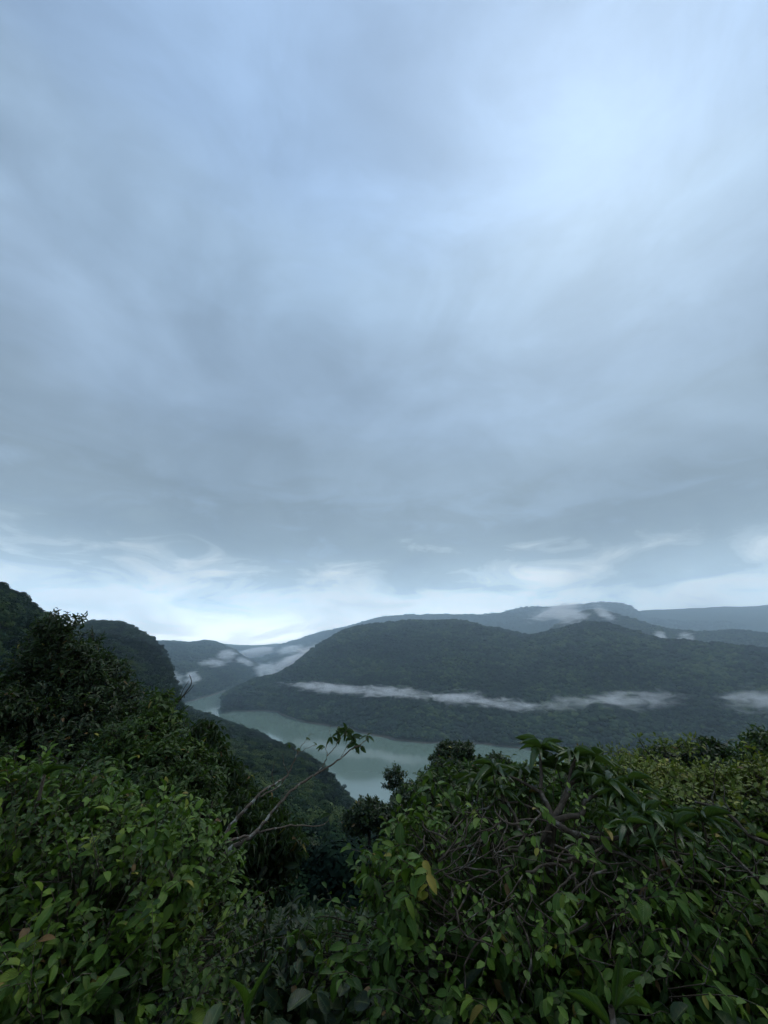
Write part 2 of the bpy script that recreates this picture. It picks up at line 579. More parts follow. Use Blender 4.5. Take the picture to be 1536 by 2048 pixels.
H_RMID = hill('hill', 'blue-grey shoulder sloping down between the main hill and the mountain', cols_of([
    (1080, 1330, 3600, 1275, 4500), (1130, 1330, 3600, 1240, 4500), (1180, 1330, 3600, 1222, 4500), (1220, 1330, 3600, 1226, 4500), (1268, 1330, 3600, 1241, 4400),
    (1320, 1330, 3600, 1256, 4300), (1400, 1330, 3600, 1264, 4300), (1470, 1330, 3600, 1262, 4300), (1540, 1330, 3600, 1268, 4200), (1700, 1330, 3600, 1275, 4200), (1900, 1330, 3600, 1280, 4200)]),
    M_FARWOOD, rough=(60.0, 0.0022), seed=23, back=1200)

H_FAR = hill('hill', 'faint far ridge at the end of the lake valley', cols_of([
    (300, 1300, 7600, 1288, 10500), (420, 1300, 7600, 1287, 10500), (500, 1300, 7600, 1291, 10500), (560, 1300, 7600, 1288, 10500), (640, 1300, 7600, 1285, 10500), (760, 1300, 7600, 1289, 10500), (900, 1300, 7600, 1289, 10500)]),
    M_FARWOOD, rough=(60.0, 0.0008), seed=31, back=1200)

H_RFAR = hill('hill', 'dim blue far mountain under the cloud beyond the ridge', cols_of([
    (1100, 1300, 7000, 1270, 10500), (1200, 1300, 7000, 1240, 10500), (1290, 1300, 7000, 1222, 10500), (1380, 1300, 7000, 1216, 10500), (1460, 1300, 7000, 1211, 10500), (1560, 1300, 7000, 1208, 10500), (1700, 1300, 7000, 1212, 10500), (1900, 1300, 7000, 1230, 10500)]),
    M_FARWOOD, rough=(120.0, 0.0007), seed=37, back=1800, backdrop=400)

H_CLIFF = hill('hill', 'steep dark hill with a sheer right flank running down to the lake shore', cols_of([
    (-40, 1640, 230, 1285, 1150), (60, 1660, 230, 1275, 1200), (130, 1680, 230, 1262, 1250), (180, 1690, 225, 1246, 1300), (215, 1700, 225, 1243, 1320), (245, 1705, 225, 1248, 1330), (268, 1712, 220, 1260, 1340),
    (292, 1716, 220, 1272, 1350), (312, 1720, 220, 1286, 1360), (325, 1722, 220, 1310, 1380), (337, 1724, 220, 1346, 1400), (347, 1726, 220, 1372, 1430), (357, 1728, 220, 1404, 1480), (380, 1732, 215, 1421, 1520),
    (410, 1736, 215, 1431, 1490), (440, 1740, 215, 1442, 1430), (480, 1745, 215, 1456, 1340), (520, 1750, 210, 1471, 1250), (560, 1755, 210, 1493, 1150), (590, 1760, 210, 1509, 1080), (612, 1765, 205, 1526, 1020),
    (634, 1770, 205, 1546, 960), (650, 1775, 205, 1562, 900), (668, 1780, 205, 1588, 840), (684, 1785, 200, 1612, 760), (705, 1790, 200, 1640, 640), (735, 1800, 200, 1680, 500)]),
    M_FLOOR, rough=(34.0, 0.006), seed=42, bulge=0.0, nacross=60, back=260, backdrop=330, tree_h=9)

H_LEFT = hill('hill', 'near dark forested slope rising at the left edge', cols_of([
    (-700, 1560, 90, 900, 420), (-450, 1560, 95, 1010, 440), (-250, 1560, 100, 1080, 460), (-120, 1565, 105, 1125, 480), (-40, 1570, 110, 1156, 500), (0, 1575, 112, 1176, 510), (35, 1580, 115, 1196, 525), (65, 1590, 118, 1217, 540), (95, 1600, 120, 1240, 560),
    (125, 1610, 125, 1270, 580), (160, 1625, 130, 1310, 600), (200, 1645, 135, 1370, 600), (240, 1670, 140, 1450, 560), (280, 1700, 150, 1560, 420)]),
    M_FLOOR, rough=(26.0, 0.010), seed=52, nacross=44, back=300, backdrop=200, tree_h=8)


# ------------------------------------------------------------------ the woods on the hills
def lump_crown(seed, lobes=5, sub=2):
    """a crown seen from far: a few merged lumpy lobes, unit height about 1"""
    r = np.random.default_rng(seed)
    import bmesh
    Vs, Fs, k = [], [], 0
    for i in range(lobes):
        bm = bmesh.new()
        bmesh.ops.create_icosphere(bm, subdivisions=sub, radius=1.0)
        v = np.array([x.co[:] for x in bm.verts])
        f = np.array([[x.index for x in y.verts] for y in bm.faces])
        bm.free()
        rad = r.uniform(0.24, 0.40)
        c = np.array([r.normal(0, 0.24), r.normal(0, 0.24), r.uniform(0.45, 0.85) if i else 0.62])
        d = 1 + (fbm(v + seed * 3.7 + i * 9.1, 2.6, 3, seed) - 0.5) * 1.0
        v = v * d[:, None] * np.array([rad, rad, rad * r.uniform(0.7, 0.95)]) + c
        Vs.append(v)
        Fs.append(f + k)
        k += len(v)
    return np.concatenate(Vs), np.concatenate(Fs)


def leafy_crown(seed, lobes=11, per=300, size=0.042, tall=False):
    """a crown seen from some hundred metres: leaf sprays on lobed shells round a dark heart"""
    r = np.random.default_rng(seed)
    V, F = lump_crown(seed, 4, 2)
    V = (V - np.array([0, 0, 0.6])) * 0.42 + np.array([0, 0, 0.6])
    Vs, Fs, k = [V], [F], len(V)
    for i in range(lobes):
        rad = r.uniform(0.15, 0.28)
        c = np.array([r.normal(0, 0.17 if tall else 0.25), r.normal(0, 0.17 if tall else 0.25), r.uniform(0.3, 1.0) if tall else r.uniform(0.45, 0.9)])
        u = r.normal(0, 1, (per, 3))
        u /= np.linalg.norm(u, axis=1)[:, None]
        p = c + u * rad * r.uniform(0.75, 1.12, (per, 1)) * np.array([1, 1, 0.75])
        a = np.cross(u, r.normal(0, 1, (per, 3)))
        a /= np.linalg.norm(a, axis=1)[:, None] + 1e-9
        n = u + np.array([0, 0, 0.7]) + r.normal(0, 0.4, (per, 3))
        b = np.cross(n, a)
        b /= np.linalg.norm(b, axis=1)[:, None] + 1e-9
        s = size * r.uniform(0.5, 1.2, (per, 1))
        q = np.stack([p - a * s, p - b * s * 0.7, p + a * s, p + b * s * 0.7], 1).reshape(-1, 3)
        j = np.arange(per) * 4 + k
        Vs.append(q)
        Fs.append(np.concatenate([np.stack([j, j + 1, j + 2], 1), np.stack([j, j + 2, j + 3], 1)]))
        k += len(q)
    return np.concatenate(Vs), np.concatenate(Fs)


kinds_far, kinds_near = [], []
for s in range(6):
    V, F = lump_crown(100 + s)
    me = mesh_np('tree_crown_far', V, F, False)
    me.materials.append(M_CROWN)
    kinds_far.append(bpy.data.objects.new('tree_crown_far', me))
for s in range(7):
    V, F = leafy_crown(200 + s, tall=(s % 3 == 2))
    me = mesh_np('tree_crown_near', V, F, False)
    me.materials.append(M_CROWN)
    kinds_near.append(bpy.data.objects.new('tree_crown_near', me))


def kinds_collection(name, obs):
    c = bpy.data.collections.new(name)       # source shapes only; never linked into the scene
    for x in obs:
        c.objects.link(x)
    return c


C_FAR = kinds_collection('crown_shapes_far', kinds_far)
C_NEAR = kinds_collection('crown_shapes_near', kinds_near)


def forest_nodes(name, coll):
    g = bpy.data.node_groups.new(name, 'GeometryNodeTree')
    g.interface.new_socket('Geometry', in_out='INPUT', socket_type='NodeSocketGeometry')
    g.interface.new_socket('Geometry', in_out='OUTPUT', socket_type='NodeSocketGeometry')
    t = NT(g)
    gi, go = t.n('NodeGroupInput'), t.n('NodeGroupOutput')
    ci = t.n('GeometryNodeCollectionInfo')
    ci.inputs['Collection'].default_value = coll
    ci.inputs['Separate Children'].default_value = True
    ci.inputs['Reset Children'].default_value = True
    ip = t.n('GeometryNodeInstanceOnPoints')
    ip.inputs['Pick Instance'].default_value = True
    at_s = t.n('GeometryNodeInputNamedAttribute', data_type='FLOAT_VECTOR')
    at_s.inputs['Name'].default_value = 'tree_scale'
    at_r = t.n('GeometryNodeInputNamedAttribute', data_type='FLOAT_VECTOR')
    at_r.inputs['Name'].default_value = 'tree_turn'
    at_k = t.n('GeometryNodeInputNamedAttribute', data_type='INT')
    at_k.inputs['Name'].default_value = 'tree_kind'
    mp = t.n('GeometryNodeMeshToPoints')
    t.link(gi.outputs[0], mp.inputs['Mesh'])
    t.link(mp.outputs[0], ip.inputs['Points'])
    t.link(ci.outputs[0], ip.inputs['Instance'])
    t.link(at_k.outputs[0], ip.inputs['Instance Index'])
    t.link(at_r.outputs[0], ip.inputs['Rotation'])
    t.link(at_s.outputs[0], ip.inputs['Scale'])
    t.link(ip.outputs[0], go.inputs[0])
    return g


G_FAR = forest_nodes('far_woods', C_FAR)
G_NEAR = forest_nodes('near_woods', C_NEAR)


def forest(label, A, n, size, near=False, cmax=None, seed=0, zmin=3.5, keep=None):
    """trees over the hill grid A (rows along, cols across); size = (min, max) height of a crown in metres"""
    r = np.random.default_rng(900 + seed)
    cmax = A.shape[1] if cmax is None else cmax
    Q = A[:, :cmax]
    d1 = Q[1:, :-1] - Q[:-1, :-1]
    d2 = Q[:-1, 1:] - Q[:-1, :-1]
    area = np.linalg.norm(np.cross(d1, d2)[:, :, :2] * 0.0 + np.cross(d1, d2)[:, :, 2:3], axis=2).ravel()
    slope = np.linalg.norm(np.cross(d1, d2), axis=2).ravel()
    area = 0.6 * area + 0.4 * slope
    pick = r.choice(len(area), n, p=area / area.sum())
    i, j = pick // (Q.shape[1] - 1), pick % (Q.shape[1] - 1)
    u, v = r.random(n)[:, None], r.random(n)[:, None]
    P = (Q[i, j] * (1 - u) + Q[i + 1, j] * u) * (1 - v) + (Q[i, j + 1] * (1 - u) + Q[i + 1, j + 1] * u) * v
    x, y, dep = project(P)
    ok = (P[:, 2] > zmin + 8 * vnoise(P, 0.012, 5) * vnoise(P, 0.05, 6)) & (x > -330) & (x < 1870) & (dep > 20)
    if keep is not None:
        ok &= keep(P, x, y)
    P = P[ok]
    n = len(P)
    s = size[0] + (size[1] - size[0]) * r.random(n) ** 2.2
    s *= 0.8 + 0.5 * vnoise(P, 0.006, 77)
    wide = r.uniform(0.9, 1.45, n)
    P = P.copy()
    P[:, 2] -= s * 0.22
    me = bpy.data.meshes.new('forest')
    me.vertices.add(n)
    me.vertices.foreach_set('co', P.astype(np.float32).ravel())
    sc = np.stack([s * wide, s * wide * r.uniform(0.85, 1.15, n), s], 1).astype(np.float32)
    ro = np.stack([r.normal(0, 0.10, n), r.normal(0, 0.10, n), r.uniform(0, 6.28, n)], 1).astype(np.float32)
    for nm, ty, arr, key in (('tree_scale', 'FLOAT_VECTOR', sc, 'vector'), ('tree_turn', 'FLOAT_VECTOR', ro, 'vector'), ('tree_kind', 'INT', r.integers(0, 6, n).astype(np.int32), 'value')):
        a = me.attributes.new(nm, ty, 'POINT')
        a.data.foreach_set(key, arr.ravel())
    o = link('forest', me, None, kind='stuff', label=label, cat='forest')
    md = o.modifiers.new('trees', 'NODES')
    md.node_group = G_NEAR if near else G_FAR
    return o


forest('dense dark woods covering the broad hill across the lake', H_MAIN, 62000, (7, 24), False, 47, 1)
forest('hazy woods on the flat-topped hill beyond the cliff', H_LFAR, 14000, (12, 24), False, 36, 2)
forest('woods on the blue-grey shoulder behind the main hill', H_RMID, 9000, (12, 26), False, 36, 6)
forest('woods on the pale mountain ridge', H_RBACK, 14000, (16, 36), False, 36, 7)
forest('dark woods on the steep hill and the spur down to the shore', H_CLIFF, 17000, (9, 20), True, 65, 3)
forest('near dark woods on the slope at the left edge', H_LEFT, 8000, (5, 11), True, 46, 4)
# the woods lower down our own hillside
ys = np.geomspace(110, 700, 60)
xs = np.linspace(-1.05, 1.05, 50)
GG = np.array([[(xx * yy, yy, float(ground_z(0, yy))) for yy in ys] for xx in xs])
forest('dark woods falling away below the foreground bushes', GG, 5200, (9, 17), True, None, 5)

ys = np.geomspace(15, 120, 50)
GS = np.array([[(xx * yy, yy, float(ground_z(0, yy))) for yy in ys] for xx in np.linspace(-1.2, 1.2, 50)])
forest('low dark scrub on the slope just below the bushes', GS, 5200, (1.6, 4.2), True, None, 8)

# ------------------------------------------------------------------ air: even haze, and the mist lying on the slopes
def volume_mat(name, density, color, aniso):
    m, t, out = new_mat(name)
    v = t.n('ShaderNodeVolumePrincipled')
    v.inputs['Color'].default_value = (*color, 1)
    v.inputs['Density'].default_value = density
    v.inputs['Anisotropy'].default_value = aniso
    t.link(v.outputs[0], out.inputs['Volume'])
    return m


def box_mesh(name, lo, hi):
    V = [(x, y, z) for x in (lo[0], hi[0]) for y in (lo[1], hi[1]) for z in (lo[2], hi[2])]
    F = [[0, 1, 3, 2], [4, 6, 7, 5], [0, 4, 5, 1], [2, 3, 7, 6], [0, 2, 6, 4], [1, 5, 7, 3]]
    return mesh_np(name, V, F)


HAZE = 1.38e-4
link('haze', box_mesh('haze', (-10900, -2200, -40), (10900, 13900, 1560)), volume_mat('haze_air', HAZE, (0.72, 0.87, 1.0), 0.72), kind='stuff', label='thin blue haze filling the valley air', cat='haze')


def mist_mat(name, density, scale, lo, hi):
    """fog thickest inside its body and torn at its edges"""
    m, t, out = new_mat(name)
    tcn = t.n('ShaderNodeTexCoord')
    g = t.n('ShaderNodeNewGeometry')
    ln = t.n('ShaderNodeVectorMath', operation='LENGTH')
    t.link(tcn.outputs['Object'], ln.inputs[0])
    mp = t.n('ShaderNodeMapping')
    mp.inputs['Scale'].default_value = (0.5, 0.5, 1.9)
    t.link(g.outputs['Position'], mp.inputs[0])
    n = t.noise(mp.outputs[0], scale, 5, 0.62, 0.9)
    body = t.mapr(ln.outputs['Value'], 1.0, 0.25, 0.0, 1.0)
    d = t.math('ADD', t.math('MULTIPLY', body, 0.80), t.math('MULTIPLY', t.math('SUBTRACT', n, 0.58), 2.9))
    d = t.math('MULTIPLY', t.mapr(d, lo, hi), t.mapr(ln.outputs['Value'], 1.0, 0.8))
    v = t.n('ShaderNodeVolumePrincipled')
    v.inputs['Color'].default_value = (1.0, 1.0, 1.0, 1)
    v.inputs['Anisotropy'].default_value = 0.15
    t.link(t.math('MULTIPLY', d, density), v.inputs['Density'])
    t.link(v.outputs[0], out.inputs['Volume'])
    m.cycles.volume_step_rate = 0.5
    return m


M_MIST = mist_mat('mist', 0.036, 0.030, 0.0, 1.1)
M_MIST_THIN = mist_mat('mist_thin', 0.015, 0.024, 0.0, 1.1)
M_MIST_BANK = mist_mat('mist_bank', 0.060, 0.014, -0.25, 0.8)
M_MIST_FAR = mist_mat('mist_far', 0.024, 0.016, 0.0, 1.1)

import bmesh
_bm = bmesh.new()
bmesh.ops.create_icosphere(_bm, subdivisions=3, radius=1.0)
MIST_SHAPES = {}
for m in (M_MIST, M_MIST_THIN, M_MIST_BANK, M_MIST_FAR):
    me = bpy.data.meshes.new('mist')
    _bm.to_mesh(me)
    me.materials.append(m)
    MIST_SHAPES[m.name] = me
_bm.free()


def mist(a, b, D, thick, depth, mat, label, lift=0.0):
    """one drift of mist between two sight points a and b at about distance D; thick = half height, depth = half depth (m)"""
    Da, Db = D if isinstance(D, tuple) else (D, D)
    p, q = at(a[0], a[1], Da), at(b[0], b[1], Db)
    c = (p + q) / 2
    d = q - p
    L = np.linalg.norm(d)
    X = Vector(d / L)
    Y = Vector((0, 0, 1)).cross(X).normalized()
    Z = X.cross(Y)
    o = link('mist', MIST_SHAPES[mat.name], None, kind='stuff', label=label, cat='mist')
    Mx = Matrix(((X.x, Y.x, Z.x, c[0]), (X.y, Y.y, Z.y, c[1]), (X.z, Y.z, Z.z, c[2] + lift), (0, 0, 0, 1)))
    o.matrix_world = Mx @ Matrix.Diagonal((L / 2 * 1.2, depth * 1.4, thick * 1.9, 1))
    return o


def surf_D(A, px, py):
    """distance to the hill grid A on the sight line through a pixel (nearest front-facing grid point)"""
    Q = A.reshape(-1, 3)
    x, y, dep = project(Q)
    d2 = (x - px) ** 2 + (y - py) ** 2 + np.where(dep > 0, 0, 1e9)
    near = d2 < max(d2.min() * 1.01, 14.0 ** 2)
    return float(np.hypot(Q[near, 0], Q[near, 1]).min())


def mist_on(A, a, b, thick, depth, mat, label, off=40):
    return mist(a, b, (surf_D(A, *a) - off, surf_D(A, *b) - off), thick, depth, mat, label)


mist_on(H_MAIN, (555, 1366), (800, 1390), 17, 55, M_MIST, 'white end of the mist band nearest the lake bend')
mist_on(H_MAIN, (700, 1377), (900, 1396), 18, 55, M_MIST, 'thick white middle of the mist band on the broad hill')
mist_on(H_MAIN, (840, 1392), (1000, 1404), 24, 55, M_MIST, 'peaked white puff in the mist band on the broad hill')
mist_on(H_MAIN, (940, 1400), (1110, 1417), 15, 50, M_MIST, 'thinning tail of the white mist band')
mist_on(H_MAIN, (1060, 1415), (1260, 1404), 26, 55, M_MIST_THIN, 'faint grey veil joining the two mist bands')
mist_on(H_MAIN, (1150, 1408), (1390, 1392), 28, 60, M_MIST_THIN, 'soft grey mist patch below the second hilltop')
mist_on(H_MAIN, (1420, 1402), (1640, 1402), 30, 60, M_MIST_THIN, 'grey mist patch at the right edge of the broad hill')
mist((540, 1350), (632, 1303), (2700, 2860), 40, 80, M_MIST_BANK, 'bright white mist bank behind the hill spur at the lake bend')
mist((600, 1318), (648, 1282), (2950, 3050), 40, 70, M_MIST_FAR, 'mist streaming up behind the ridge of the broad hill')
mist((500, 1352), (560, 1336), (4200, 4300), 60, 120, M_MIST_FAR, 'pale mist over the far end of the lake')
mist((476, 1313), (545, 1298), (6000, 6300), 40, 160, M_MIST_BANK, 'white mist cloud in the far valley mouth')
mist((550, 1306), (612, 1292), (5300, 5500), 40, 160, M_MIST_FAR, 'small mist cloud on the far right bank')
mist_on(H_LFAR, (444, 1312), (466, 1310), 40, 90, M_MIST_FAR, 'small round mist puff on the shoulder of the flat-topped hill', 100)
mist_on(H_LFAR, (470, 1316), (506, 1330), 24, 90, M_MIST_FAR, 'thin mist streak down the end of the flat-topped hill', 100)
mist_on(H_LFAR, (366, 1354), (408, 1352), 34, 90, M_MIST_FAR, 'white mist puff low on the flat-topped hill', 100)
mist_on(H_LFAR, (340, 1362), (362, 1354), 34, 90, M_MIST_FAR, 'mist hugging the foot of the cliff', 100)
mist_on(H_LFAR, (400, 1326), (452, 1326), 26, 90, M_MIST_THIN, 'faint mist smear across the flat-topped hill', 100)
mist((1050, 1240), (1170, 1208), (3900, 4000), 50, 140, M_MIST_FAR, 'ragged mist rising behind the second hilltop')
mist((1100, 1238), (1180, 1228), (3500, 3500), 50, 120, M_MIST_FAR, 'bright mist in the saddle behind the second hilltop')
mist((1180, 1210), (1238, 1246), (3700, 3700), 34, 120, M_MIST_THIN, 'mist streak down the side of the blue shoulder')
mist((1304, 1278), (1336, 1274), (3000, 3000), 28, 80, M_MIST_FAR, 'small mist puff on the skyline of the broad hill')
mist((1350, 1276), (1396, 1274), (3000, 3000), 28, 80, M_MIST_FAR, 'second mist puff along the skyline of the broad hill')

# ------------------------------------------------------------------ plants: leaves, twigs, branches
def unit(v):
    return v / (np.linalg.norm(v, axis=-1, keepdims=True) + 1e-9)


def leaf_shape(rows, widths, fold=0.10, curl=0.22, cup=0.0):
    """one leaf blade along +Y (0..1), half-width rows, folded along the midrib and curling down to the tip"""
    V, UV = [], []
    for v, wd in zip(rows, widths):
        drop = -curl * v * v
        if wd < 1e-3:
            V.append((0, v, drop)); UV.append((0.5, v))
        else:
            V += [(-wd, v, drop + fold * wd * 2 - cup * v), (0, v, drop), (wd, v, drop + fold * wd * 2 - cup * v)]
            UV += [(0.0, v), (0.5, v), (1.0, v)]
    T, k = [], 0
    for i in range(len(rows) - 1):
        a0, b0 = widths[i] < 1e-3, widths[i + 1] < 1e-3
        na = 1 if a0 else 3
        j = k + na
        if a0:
            T += [(k, j + 1, j), (k, j + 2, j + 1)]
        elif b0:
            T += [(k, k + 1, j), (k + 1, k + 2, j)]
        else:
            T += [(k, k + 1, j + 1), (k, j + 1, j), (k + 1, k + 2, j + 2), (k + 1, j + 2, j + 1)]
        k = j
    return np.array(V, float), np.array(T), np.array(UV, float)


# half-widths are relative to the width given for each leaf (1 = full half width)
SHAPES = {
    'ovate': [leaf_shape((0, .10, .30, .55, .80, .94, 1), (0.02, .26, .47, .50, .33, .13, 0), f, c) for f, c in ((.16, .18), (.10, .34), (.22, .08), (.05, .45))],
    'lance': [leaf_shape((0, .15, .40, .65, .87, 1), (0.03, .30, .50, .43, .20, 0), f, c) for f, c in ((.25, .30), (.15, .55), (.30, .12), (.2, .75))],
    'small': [leaf_shape((0, .35, .72, 1), (0.05, .48, .42, 0), f, c) for f, c in ((.15, .15), (.08, .35))],
    'strap': [leaf_shape((0, .12, .28, .45, .62, .78, .91, 1), (0.15, .36, .48, .50, .45, .34, .17, 0), f, c) for f, c in ((.30, .75), (.22, .5), (.35, 1.0))],
}


class Leaves:
    """arrays that describe many leaves"""
    def __init__(self):
        self.b, self.a, self.n, self.L, self.W, self.k = [], [], [], [], [], []

    def add(self, b, a, n, L, W, r, shapes):
        a = unit(a)
        n = n - a * np.sum(n * a, 1, keepdims=True)
        n = unit(n)
        self.b.append(b); self.a.append(a); self.n.append(n); self.L.append(L); self.W.append(W)
        self.k.append(r.integers(0, shapes, len(b)))

    def done(self):
        for f in 'b a n L W k'.split():
            setattr(self, f, np.concatenate(getattr(self, f)))
        return self


def leaf_mass(name, lv, idx, shape, origin):
    """the leaves idx joined into one mesh, relative to origin"""
    Vs, Ts, UVs, k = [], [], [], 0
    for si, (tv, tt, tuv) in enumerate(SHAPES[shape]):
        q = idx[lv.k[idx] == si]
        if not len(q):
            continue
        s = np.cross(lv.a[q], lv.n[q])
        v = (lv.b[q] - origin)[:, None, :] + s[:, None, :] * (tv[None, :, 0:1] * lv.W[q][:, None, None]) + lv.a[q][:, None, :] * (tv[None, :, 1:2] * lv.L[q][:, None, None]) \
            + lv.n[q][:, None, :] * (tv[None, :, 2:3] * lv.L[q][:, None, None])
        Vs.append(v.reshape(-1, 3))
        t = tt[None] + (np.arange(len(q)) * len(tv))[:, None, None] + k
        t = t.reshape(-1, 3)
        Ts.append(t)
        UVs.append(np.tile(tuv[tt.ravel()], (len(q), 1)))
        k += len(q) * len(tv)
    T = np.concatenate(Ts)
    me = mesh_np(name, np.concatenate(Vs), T, True)
    uv = me.uv_layers.new(name='UVMap')
    uv.data.foreach_set('uv', np.concatenate(UVs).astype(np.float32).ravel())
    return me


def leaf_blades(shape, mat):
    """shared meshes for leaves that are parts of their own (unit length, unit width)"""
    out = []
    for tv, tt, tuv in SHAPES[shape]:
        me = mesh_np('leaf', tv, tt, True)
        uv = me.uv_layers.new(name='UVMap')
        uv.data.foreach_set('uv', tuv[tt.ravel()].astype(np.float32).ravel())
        me.materials.append(mat)
        out.append(me)
    return out


def tubes(paths, sides=5):
    """tapered tubes along paths: list of (points (k, 3), radii (k,)); returns V, F"""
    Vs, Fs, k = [], [], 0
    ang = np.arange(sides) * 2 * np.pi / sides
    for pts, rad in paths:
        pts = np.asarray(pts, float)
        rad = np.asarray(rad, float)
        t = unit(np.gradient(pts, axis=0))
        ref = np.array([0.13, 0.27, 0.95]) if abs(t[0, 2]) < 0.9 else np.array([0.95, 0.2, 0.1])
        s = unit(np.cross(t, ref))
        u = np.cross(t, s)
        ring = pts[:, None, :] + (s[:, None, :] * np.cos(ang)[None, :, None] + u[:, None, :] * np.sin(ang)[None, :, None]) * rad[:, None, None]
        n = len(pts)
        Vs.append(ring.reshape(-1, 3))
        i = np.arange(n - 1)[:, None] * sides
        j = np.arange(sides)[None, :]
        j2 = (j + 1) % sides
        q = np.stack([i + j, i + j2, i + sides + j2, i + sides + j], -1).reshape(-1, 4) + k
        Fs.append(q)
        k += n * sides
    return np.concatenate(Vs), np.concatenate(Fs)


def wander(p, q, r, k=7, amp=0.08, sag=0.0):
    """a crooked line from p to q"""
    p, q = np.asarray(p, float), np.asarray(q, float)
    t = np.linspace(0, 1, k)[:, None]
    L = np.linalg.norm(q - p)
    w = np.cumsum(r.normal(0, 1, (k, 3)), 0)
    w = w - w[0] - (w[-1] - w[0]) * t
    out = p + (q - p) * t + w * amp * L / math.sqrt(k)
    out[:, 2] -= sag * L * 4 * (t * (1 - t))[:, 0]
    return out


def tube_obj(name, paths, mat, parent, origin, sides=5, kind=None, label=None):
    V, F = tubes(paths, sides)
    me = mesh_np(name, V - origin, F, True)
    return link(name, me, mat, parent, kind=kind, label=label)


PLANTS = []      # (root, leaves, shape, foliage material, single-leaf material, how many leaves become parts)


def plant(name, label, cat, base, lobes, seed, mats, bark, shape='ovate', twigs=300, leaf=(0.09, 0.14), aspect=0.46, per=(5, 9), twig=(0.18, 0.34),
          droop=0.35, outward=0.6, up=0.5, shell=(0.72, 1.04), holes=0.42, hole_scale=1.6, parts=200, group=None, limb=0.03, facing=-0.35, nodes=True, spread=0.85, extra=None, thin=None, inner=5.0):
    """a bush or small tree: limbs from its base into each lobe, twigs over the lobes' shells, leaves along the twigs"""
    r = np.random.default_rng(seed)
    base = np.asarray(base, float)
    root = link(name, None, label=label, cat=cat, group=group, loc=base)
    C = np.array([l[0] for l in lobes], float)
    S = np.array([l[1] for l in lobes], float)
    wgt = (S[:, 0] * S[:, 1] + S[:, 1] * S[:, 2] + S[:, 0] * S[:, 2])
    wgt = wgt / wgt.sum()
    n = twigs * 3
    li = r.choice(len(lobes), n, p=wgt)
    u = unit(r.normal(0, 1, (n, 3)))
    f = shell[0] + (shell[1] - shell[0]) * r.random(n) ** 0.7
    nz = 1 + (fbm(u * 2.0 + li[:, None] * 7.3 + seed, 1.3, 3, seed) - 0.5) * 0.55
    P = C[li] + S[li] * u * (f * nz)[:, None]
    nor = unit(u / S[li])
    tocam = unit(CAM - P)
    ok = (np.sum(nor * tocam, 1) > facing) | (nor[:, 2] > 0.35)
    for j in range(len(lobes)):
        inside = np.linalg.norm((P - C[j]) / S[j], axis=1) < 0.62
        ok &= ~(inside & (li != j))
    ok &= vnoise(P, hole_scale, seed + 5) * 0.65 + vnoise(P, hole_scale * 2.7, seed + 6) * 0.35 > holes * (0.8 + 0.25 * (nor[:, 2] < 0.1))
    gz = ground_z(P[:, 0], P[:, 1]) + 0.05
    ok &= P[:, 2] > gz
    ok &= np.linalg.norm(P - CAM, axis=1) > 1.15
    if thin is not None:
        ok &= r.random(len(P)) < thin(P)
    sel = np.nonzero(ok)[0][:twigs]
    P, nor = P[sel], nor[sel]
    n = len(P)
    T = unit(nor * outward + np.array([0, 0, 1.0]) * up + r.normal(0, 0.42, (n, 3)))
    tl = r.uniform(*twig, n)
    lv = Leaves()
    kmax = per[1]
    cnt = r.integers(per[0], per[1] + 1, n)
    side0 = unit(np.cross(T, r.normal(0, 1, (n, 3))))
    size_t = r.uniform(0.75, 1.2, n)
    for i in range(kmax):
        m = np.nonzero(cnt > i)[0]
        q = len(m)
        fr = (i + 0.6) / cnt[m]
        sg = 1.0 if i % 2 else -1.0
        last = (i == cnt[m] - 1)
        side = unit(side0[m] * sg + r.normal(0, 0.35, (q, 3)))
        a = T[m] * (0.45 + 0.5 * last[:, None]) + side * (spread * (1 - 0.8 * last[:, None])) + r.normal(0, 0.22, (q, 3))
        a = unit(a)
        a[:, 2] -= droop * (0.7 + 0.6 * r.random(q))
        bend = T[m] * (tl[m] * fr)[:, None]
        bend[:, 2] -= droop * 0.25 * tl[m] * fr * fr
        b = P[m] + bend
        nn = nor[m] * 0.55 + np.array([0, 0, 0.75]) + r.normal(0, 0.33, (q, 3))
        L = r.uniform(leaf[0], leaf[1], q) * size_t[m] * (0.75 + 0.35 * np.sin(np.pi * np.clip(fr, 0, 1)))
        W = L * aspect * r.uniform(0.82, 1.18, q)
        lv.add(b, a, nn, L, W, r, len(SHAPES[shape]))
    if extra:
        extra(lv, r)
    lv.done()
    # wood: a limb into each lobe, a few branches, and the fine twigs
    start, woody = base, 'stem'
    if cat == 'tree':
        woody = 'limb'
        top = C.mean(0) * 0.7 + base * 0.3
        top[2] = max(C[:, 2].min() - 0.2 * S[:, 2].mean(), base[2] + 0.3 * (C[:, 2].mean() - base[2]))
        tube_obj('trunk', [(wander(base, top, r, 9, 0.035), np.linspace(limb * 1.7, limb * 1.05, 9))], bark, root, base, 9)
        start = top
    for c, s in zip(C, S):
        pts = wander(start + r.normal(0, 0.06 if start is base else 0.02, 3) * np.array([1, 1, 0]), c + np.array([0, 0, s[2] * 0.3]), r, 9, 0.10)
        tube_obj(woody, [(pts, np.linspace(limb, limb * 0.45, 9))], bark, root, base, 7)
        picks = r.choice(n, min(n, 14), replace=False)
        near = picks[np.linalg.norm((P[picks] - c) / s, axis=1) < 1.25][:8]
        for p in near:
            pts = wander(c + np.array([0, 0, s[2] * r.uniform(-0.3, 0.3)]), P[p], r, 7, 0.14)
            tube_obj('branch', [(pts, np.linspace(limb * 0.4, limb * 0.12, 7))], bark, root, base, 5)
    tw = []
